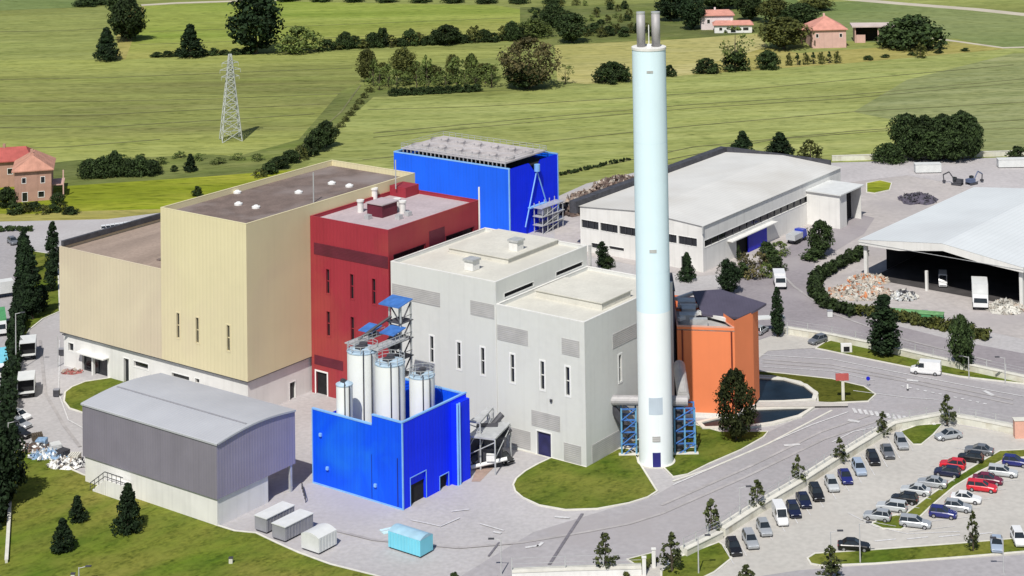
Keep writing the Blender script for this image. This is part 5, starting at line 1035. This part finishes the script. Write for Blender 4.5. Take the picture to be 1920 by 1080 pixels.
car('sedan', 'silver', 1778, 815, -40, 6, 'silver saloon alone at the corner under the parking wall')
car('sedan', 'black', 1601, 1022, 46, 2, 'black saloon alone beside the bottom lawn strip')
car('sedan', 'pale blue', 1869, 1019, 3, 34, 'pale blue saloon facing us at the bottom right'); car('wagon', 'white', 1910, 1008, 14, 32, 'white estate car at the bottom right edge')
car('van', 'white', 1736, 694, -46, -4, 'white van driving on the road past the tall dark green tree', None, 1.05, 'white_van', 'van')
car('hatch', 'grey', 1533, 637, -20, 6, 'small grey car on the pale pavement before the upper wall', None)
car('hatch', 'silver', 1427, 618, 18, -12, 'silver car in the white shelter beside the orange building', None)
car('van', 'white', 1768, 528, 0, 26, 'white van parked in the mouth of the open hall', None, 1.05, 'white_van', 'van')
for i, y in enumerate((778, 794, 812)): car('hatch', ('white', 'silver', 'black')[i], 38, y, 28, 6, ('white hatchback', 'silver hatchback', 'black hatchback')[i]+' in the short line at the left edge by the hedge', 'cars at the left edge', z=.15)
car('hatch', 'grey', 24, 452, 20, 14, 'grey car in the far left yard beyond the cypresses', None)
for k in range(7): car('hatch', 'white', 194+k*8.5, 428-k*1.2, 3, 8, 'white car in the far line beyond the cream wing', 'white cars beyond the cream wing', .8, z=.15)
def truck(px, py, dx, dy, label, L_=8, W_=2.5, Hb=3.2, box=None, cabm=None, openrear=False, name='box_truck', cab=True, z=.2, cat='truck'):
    a = G(px-dx/2, py-dy/2); b = G(px+dx/2, py+dy/2); x, y = G(px, py); t = root(name, label, cat, (x, y, z), math.atan2(b[1]-a[1], b[0]-a[0])); box = box or m_conttop; cabm = cabm or PAINT['white']; bx0, bx1 = -L_/2, L_/2-(2.0 if cab else 0); h2 = W_/2
    mb = MB(); mb.box(bx0, bx1-.1, -h2, -h2+.08, 1.0, Hb).box(bx0, bx1-.1, h2-.08, h2, 1.0, Hb).box(bx0, bx1-.1, -h2+.08, h2-.08, Hb-.1, Hb).box(bx1-.2, bx1-.1, -h2+.08, h2-.08, 1.0, Hb-.1).box(bx0, bx1-.2, -h2+.08, h2-.08, 1.0, 1.1)
    if not openrear: mb.box(bx0, bx0+.08, -h2+.08, h2-.08, 1.1, Hb-.1)
    mb.build('cargo_box', box, t)
    if openrear: MB().box(bx0+1.0, bx0+1.1, -h2+.1, h2-.1, 1.12, Hb-.12).build('cargo_interior', m_dark, t)
    MB().box(bx0+.2, L_/2-.4, -.5, .5, .6, .98).build('chassis', m_darksteel, t)
    if cab:
        c0, c1 = bx1+.05, L_/2; mb = MB(); mb.prism([(c0, .7), (c1, .7), (c1, 1.5), (c1-.25, 2.5), (c0, 2.6)], 0, 1); mb2 = MB()
        mb2.v = [(v[0], (v[2]-.5)*W_*.94, v[1]) for v in mb.v]; mb2.f = mb.f+[(4, 3, 2, 1, 0)]; mb2.build('cab', cabm, t)
        MB().quad((c1+.0, -h2*.85, 1.52), (c1+.0, h2*.85, 1.52), (c1-.2, h2*.8, 2.4), (c1-.2, -h2*.8, 2.4)).build('windscreen', m_cg, t)
    for wx in ([bx0+1.2, bx0+2.3]+([L_/2-1.0] if cab else [])):
        for r in (-1, 1): o = MB().tube((0, -.16, 0), (0, .16, 0), .48, 16).build('wheel', m_tyre, t, loc=(wx, r*(h2-.18), .48))
    return t
truck(53, 668, 2, -16, 'white box truck with dark open rear, upper one at the left edge', 7, 2.9, 3.4, openrear=True, z=.15)
truck(50, 738, 2, -16, 'white box truck with dark open rear, lower one at the left edge', 7, 2.9, 3.4, openrear=True, z=.15)
truck(1838, 574, 2, 20, 'white box truck facing us before the open hall', 7.5, 3.1, 4.6)
truck(1462, 538, 6, 22, 'white truck on the upper access road near the slim cypress', 6, 2.4, 2.8, PAINT['white'])
truck(1494, 455, 20, -10, 'blue and white lorry by the warehouse wall', 6, 2.3, 2.2, PAINT['light grey'], PAINT['blue'])
truck(6, 558, 26, -4, 'white box truck in the yard at the far left edge', 8, 2.5, 3.4, z=.15)
truck(-2, 620, 4, 30, 'box truck with green cover at the left edge', 10, 2.6, 3.0, m_green, z=.15); truck(0, 700, 4, 30, 'box truck with pale blue cover at the left edge', 10, 2.6, 3.0, m_lightblue, z=.15)
# ------------------------------------------------------------ containers
def contr(name, lab, px, py, ux, vy, h, mside, mtop, dome=False, ph=PH, z=.15):
    t = root(name, lab, 'container', (*G(px, py), z), ph); mb = MB()
    for s in ((0, ux, 0, .08), (0, ux, vy-.08, vy), (0, .08, .08, vy-.08), (ux-.08, ux, .08, vy-.08)): mb.box(*s, .25, h)
    n = int(ux/.6)
    for k in range(n): mb.box(.2+k*ux/n, .3+k*ux/n, -.05, 0, .3, h-.1).box(.2+k*ux/n, .3+k*ux/n, vy, vy+.05, .3, h-.1)
    mb.build('side_wall', mside, t)
    mb = MB()
    if dome:
        N_ = 8; P = [(vy*k/N_, h+.02+.45*math.sin(math.pi*k/N_)) for k in range(N_+1)]
        for (y0, z0), (y1, z1) in zip(P, P[1:]): mb.quad((0, y0, z0), (ux, y0, z0), (ux, y1, z1), (0, y1, z1))
        mb.quad(*[(0, y, z_) for y, z_ in P]); mb.quad(*[(ux, y, z_) for y, z_ in P[::-1]])
    else: mb.box(-.08, ux+.08, -.08, vy+.08, h+.002, h+.12)
    mb.build('lid', mtop, t); MB().box(.1, ux-.1, .2, vy-.2, 0, .25).build('skid', m_darksteel, t); return t
contr('skip_container', 'grey container with white lid against the grey hall, left of the pair', 500, 1004, 5.6, 2.4, 2.1, m_contgrey, m_conttop)
contr('skip_container', 'grey container with white lid, right of the pair by the grey hall', 535, 1020, 5.6, 2.6, 2.1, m_contgrey, m_conttop)
contr('covered_tank', 'squat white covered container at the end of the bank kerb', 598, 1043, 3.6, 3.4, 2.2, m_conttop, m_conttop, True)
t = contr('cyan_container', 'light cyan roll off container with faded blue tarpaulin alone in the plant yard', 812, 1036, 5.9, 2.7, 2.4, m_lightblue, m_lbtop, True, PH+math.pi/2)
t = root('container_door', 'pale cyan panel lying on the ground beside the cyan container', 'panel', (*G(735, 996), .17), .5); MB().box(-1.6, 1.6, -.8, .8, 0, .12).build('panel', M('pale cyan paint', (.60, .80, .82), .5), t); MB().box(-1.6, 1.6, -.05, .05, .121, .18).build('rib', m_galv, t)
contr('office_container', 'white container before the big dark tree clump', 1762, 322, 6.8, 2.4, 2.3, m_conttop, m_conttop, False, math.radians(180)); contr('office_container', 'white container at the right edge before the far trees', 1925, 312, 8, 2.4, 2.2, m_conttop, m_conttop, False, math.radians(180))
car('hatch', 'black', 944, 858, 22, 10, 'black car parked by the grey canopy next to the white hall', None)
sheet('yard_stain', [(884, 866), (905, 852), (925, 856), (928, 876), (900, 905), (884, 905), (892, 885)], .17, M('brown stained asphalt', (.40, .29, .24), .9, .15, .3, world=True, fine=(1, .2)))
contr('yellow_bag_stack', 'stack of pale yellow bags by the warehouse annex', 1572, 425, 2.6, 3, 1.5, m_yellow, m_yellow, True)
contr('green_cover_bed', 'long green covered trough behind the hedge of the rubble yard', 1768, 606, 2.0, 13, 1.3, m_green, M('green netting', (.16, .34, .14), .8, .3, 1.), False, math.radians(72))
for x, y, l in ((1445, 632, 'white open shelter frame beside the orange building'),):
    t = root('carport', l, 'shelter', (*G(x, y), .2), .1); mb = MB()
    for a in (-3.2, 3.2):
        for b in (0, 4): mb.box(a-.1, a+.1, b-.1, b+.1, 0, 2.4)
    mb.build('post', m_galv, t); MB().box(-3.4, 3.4, 2.2, 4.3, 2.4, 2.6).build('roof', m_conttop, t)
# ------------------------------------------------------------ heaps and scrap
def heap(name, lab, px, py, rx, ry, h, mats, n=160, size=.5, seed=1, cone=True, z=.2):
    rnd = random.Random(seed); t = root(name, lab, 'heap', (*G(px, py), z)); t['kind'] = 'stuff'; N_ = 18; mb = MB(); V = {}
    for i in range(7):
        for k in range(N_):
            r = 1-i/6; a = 6.283*k/N_; q = rnd.uniform(.82, 1.15); V[i, k] = (rx*r*math.cos(a)*q, ry*r*math.sin(a)*q, h*(1-r)**.8*rnd.uniform(.65, 1.1) if i else 0)
    for i in range(6):
        for k in range(N_): mb.quad(V[i, k], V[i, (k+1) % N_], V[i+1, (k+1) % N_], V[i+1, k])
    mb.build('mound', mats[0], t)
    for j, m in enumerate(mats):
        mb = MB()
        for k in range(n//len(mats)):
            r = rnd.random()**.6; a = rnd.random()*6.283; c = Vector((rx*r*math.cos(a), ry*r*math.sin(a), h*(1-r)**.8*.9+.1)); s = size*rnd.uniform(.3, 1.1); d = [Vector((rnd.gauss(0, 1), rnd.gauss(0, 1), rnd.gauss(0, 1))).normalized()*s*rnd.uniform(.3, 1) for _ in range(3)]
            i0 = len(mb.v); mb.v += [tuple(c+d[0]*x+d[1]*y+d[2]*w_) for w_ in (-.5, .5) for x, y in ((-.5, -.5), (.5, -.5), (.5, .5), (-.5, .5))]; mb.f += [tuple(i0+q for q in f) for f in ((3, 2, 1, 0), (4, 5, 6, 7), (0, 1, 5, 4), (1, 2, 6, 5), (2, 3, 7, 6), (3, 0, 4, 7))]
        mb.build('debris', m, t)
m_or = M('orange brick debris', (.55, .22, .10), .9, .3, 2.); m_bl = M('blue plastic scrap', (.25, .38, .55), .7, .3, 2.)
heap('rubble_heap', 'wide heap of white and orange rubble inside the curved hedge', 1612, 552, 7, 5, 1.6, [m_rub, m_rubw, m_rubw, m_rub, m_or], 420, .8, 3)
heap('rubble_heap', 'orange tinted rubble heap near the left pillar of the open hall', 1628, 528, 4.5, 3, 1.3, [m_rub, m_or, m_rubw, m_rub], 220, .7, 4); heap('rubble_heap', 'small mixed scrap heap below the middle pillar of the open hall', 1695, 560, 3, 2.4, 1.5, [m_galv, m_darksteel, m_rubw], 160, .8, 5)
heap('rubble_heap', 'heap of white plaster rubble right of the white box truck', 1886, 582, 4, 3.4, 1.8, [m_rubw, m_rubw, m_rub], 260, .8, 6)
heap('spoil_heap', 'brown spoil and brushwood heap behind the chimney on the field edge', 1128, 376, 9, 8, 3.2, [m_soil, m_rub, m_soil], 500, .9, 7); heap('spoil_heap', 'dark brown brush heap right beside the blue cooling building', 1082, 396, 6, 6, 2.2, [m_soil, m_bark, m_rub], 360, .9, 8); heap('spoil_heap', 'brown heap at the left of the warehouse roof edge', 1168, 352, 8, 9, 3.0, [m_soil, m_soil, m_rub], 360, .9, 9)
heap('ash_heap', 'grey purple heap beside the open hall roof edge', 1722, 376, 5, 5, 1.6, [M('grey ash', (.10, .09, .12), .95, .4, 1.), m_darksteel], 160, .8, 10)
heap('scrap_heap', 'dark brown end of the scrap line on the bank edge at left', 62, 845, 2.6, 1.6, .9, [m_soil, m_darksteel, m_winframe], 110, .6, 11, z=.3); heap('scrap_heap', 'blue and white scrap in the middle of the line left of the grey hall', 92, 858, 3.2, 1.8, 1.0, [m_bl, m_winframe, m_galv], 150, .7, 12, z=.3); heap('scrap_heap', 'black and white scrap at the corner of the grey hall', 128, 876, 3.2, 1.8, 1.0, [m_winframe, m_darksteel, m_rub, m_winframe], 170, .7, 13, z=.3)
heap('brick_stack', 'small brick red heap at the left foot of the cream wing', 135, 700, 2.0, 1.2, .5, [M('brick red', (.30, .10, .09), .9, .3, 1.), m_rub], 60, .5, 14, z=.15)
def digger(px, py, rz, lab, bodym):
    t = root('excavator', lab, 'excavator', (*G(px, py), .2), rz); t.scale = (.72,)*3
    mb = MB()
    for s in (-1, 1): mb.box(-1.8, 1.8, s*1.1-.25, s*1.1+.25, 0, .75)
    mb.build('track', m_darksteel, t); MB().box(-1.9, .8, -1.2, 1.2, .85, 2.0).build('body', bodym, t); MB().box(.0, 1.3, .2, 1.2, 1.2, 2.8).build('cab', m_cg, t)
    MB().path([(1.0, -.2, 1.5), (3.0, -.2, 4.2), (5.2, -.2, 3.0)], .22, 6).build('boom', bodym, t); MB().path([(5.2, -.2, 3.0), (5.0, -.2, 1.0)], .2, 6).box(4.5, 5.4, -.7, .3, .4, 1.1).build('bucket', m_darksteel, t)
digger(1795, 348, 2.6, 'dark excavator working in the far yard, left of the pair', m_darksteel); digger(1822, 347, .6, 'blue grey excavator in the far yard, right of the pair', M('blue grey machine paint', (.10, .13, .22), .6))
for k, (x, y, l) in enumerate(((116, 668, 'dark bin at the left corner of the cream wing'), (106, 745, 'dark bin at the road edge left of the small oval lawn'), (148, 690, 'grey bin beside the cream wing canopy'), (1735, 596, 'pale bin behind the hedge'), (1556, 596, 'white post sign before the curved hedge'))):
    t = root('waste_bin', l, 'bin', (*G(x, y), .15)); m = (m_darksteel, m_darksteel, m_contgrey, m_conttop, m_conttop)[k]; MB().box(-.5, .5, -.4, .4, .12, 1.2).build('bin_body', m, t); MB().box(-.55, .55, -.45, .45, 1.201, 1.32).build('lid', m_contgrey, t)

for i, (x, y, l, m) in enumerate(((78, 838, 'blue crate in the scrap line on the bank edge, leftmost crate', m_bl), (104, 846, 'white crate behind the blue and white scrap heap', m_conttop), (118, 858, 'dark crate in the middle of the scrap line', m_darksteel), (140, 866, 'pale crate closest to the grey hall corner', m_kerb), (70, 828, 'brown timber crate at the far left of the scrap line', m_bark))):
    t = root('crate', l, 'crate', (*G(x, y), .2), i*.5); mb = MB()
    for k in range(5): mb.box(-.8, .8, -.8+k*.35, -.55+k*.35, 1.0, 1.08); mb.box(-.8, .8, -.82, -.76, .1+k*.2, .22+k*.2); mb.box(-.8, .8, .76, .82, .1+k*.2, .22+k*.2)
    for a in (-.8, .72): mb.box(a, a+.08, -.75, .75, .1, 1.0)
    mb.build('slats', m, t); MB().box(-.8, .8, -.8, -.6, 0, .09).box(-.8, .8, .6, .8, 0, .09).build('skid', m_bark, t)
# copies of one label: say which one, counted from the left
ORD = ['first', 'second', 'third', 'fourth', 'fifth', 'sixth', 'seventh', 'eighth', 'ninth', 'tenth', 'eleventh', 'twelfth', 'thirteenth', 'fourteenth', 'fifteenth', 'sixteenth', 'seventeenth', 'eighteenth', 'nineteenth', 'twentieth']
ORD += ['twenty-'+q for q in ORD[:9]]+['thirtieth']+['thirty-'+q for q in ORD[:9]]+['fortieth']+['forty-'+q for q in ORD[:9]]+['fiftieth']
def scrx(o): return o.location.x/max(1, o.location.y)
by = {}
for o in C.objects:
    if o.parent is None and o.get('label') and o.get('group'): by.setdefault((o['label'], o['group']), []).append(o)
for k, v in by.items():
    if 2 <= len(v) <= 50:
        v.sort(key=scrx)
        for i, o in enumerate(v): o['label'] = ORD[i].capitalize()+' from left: '+k[0]
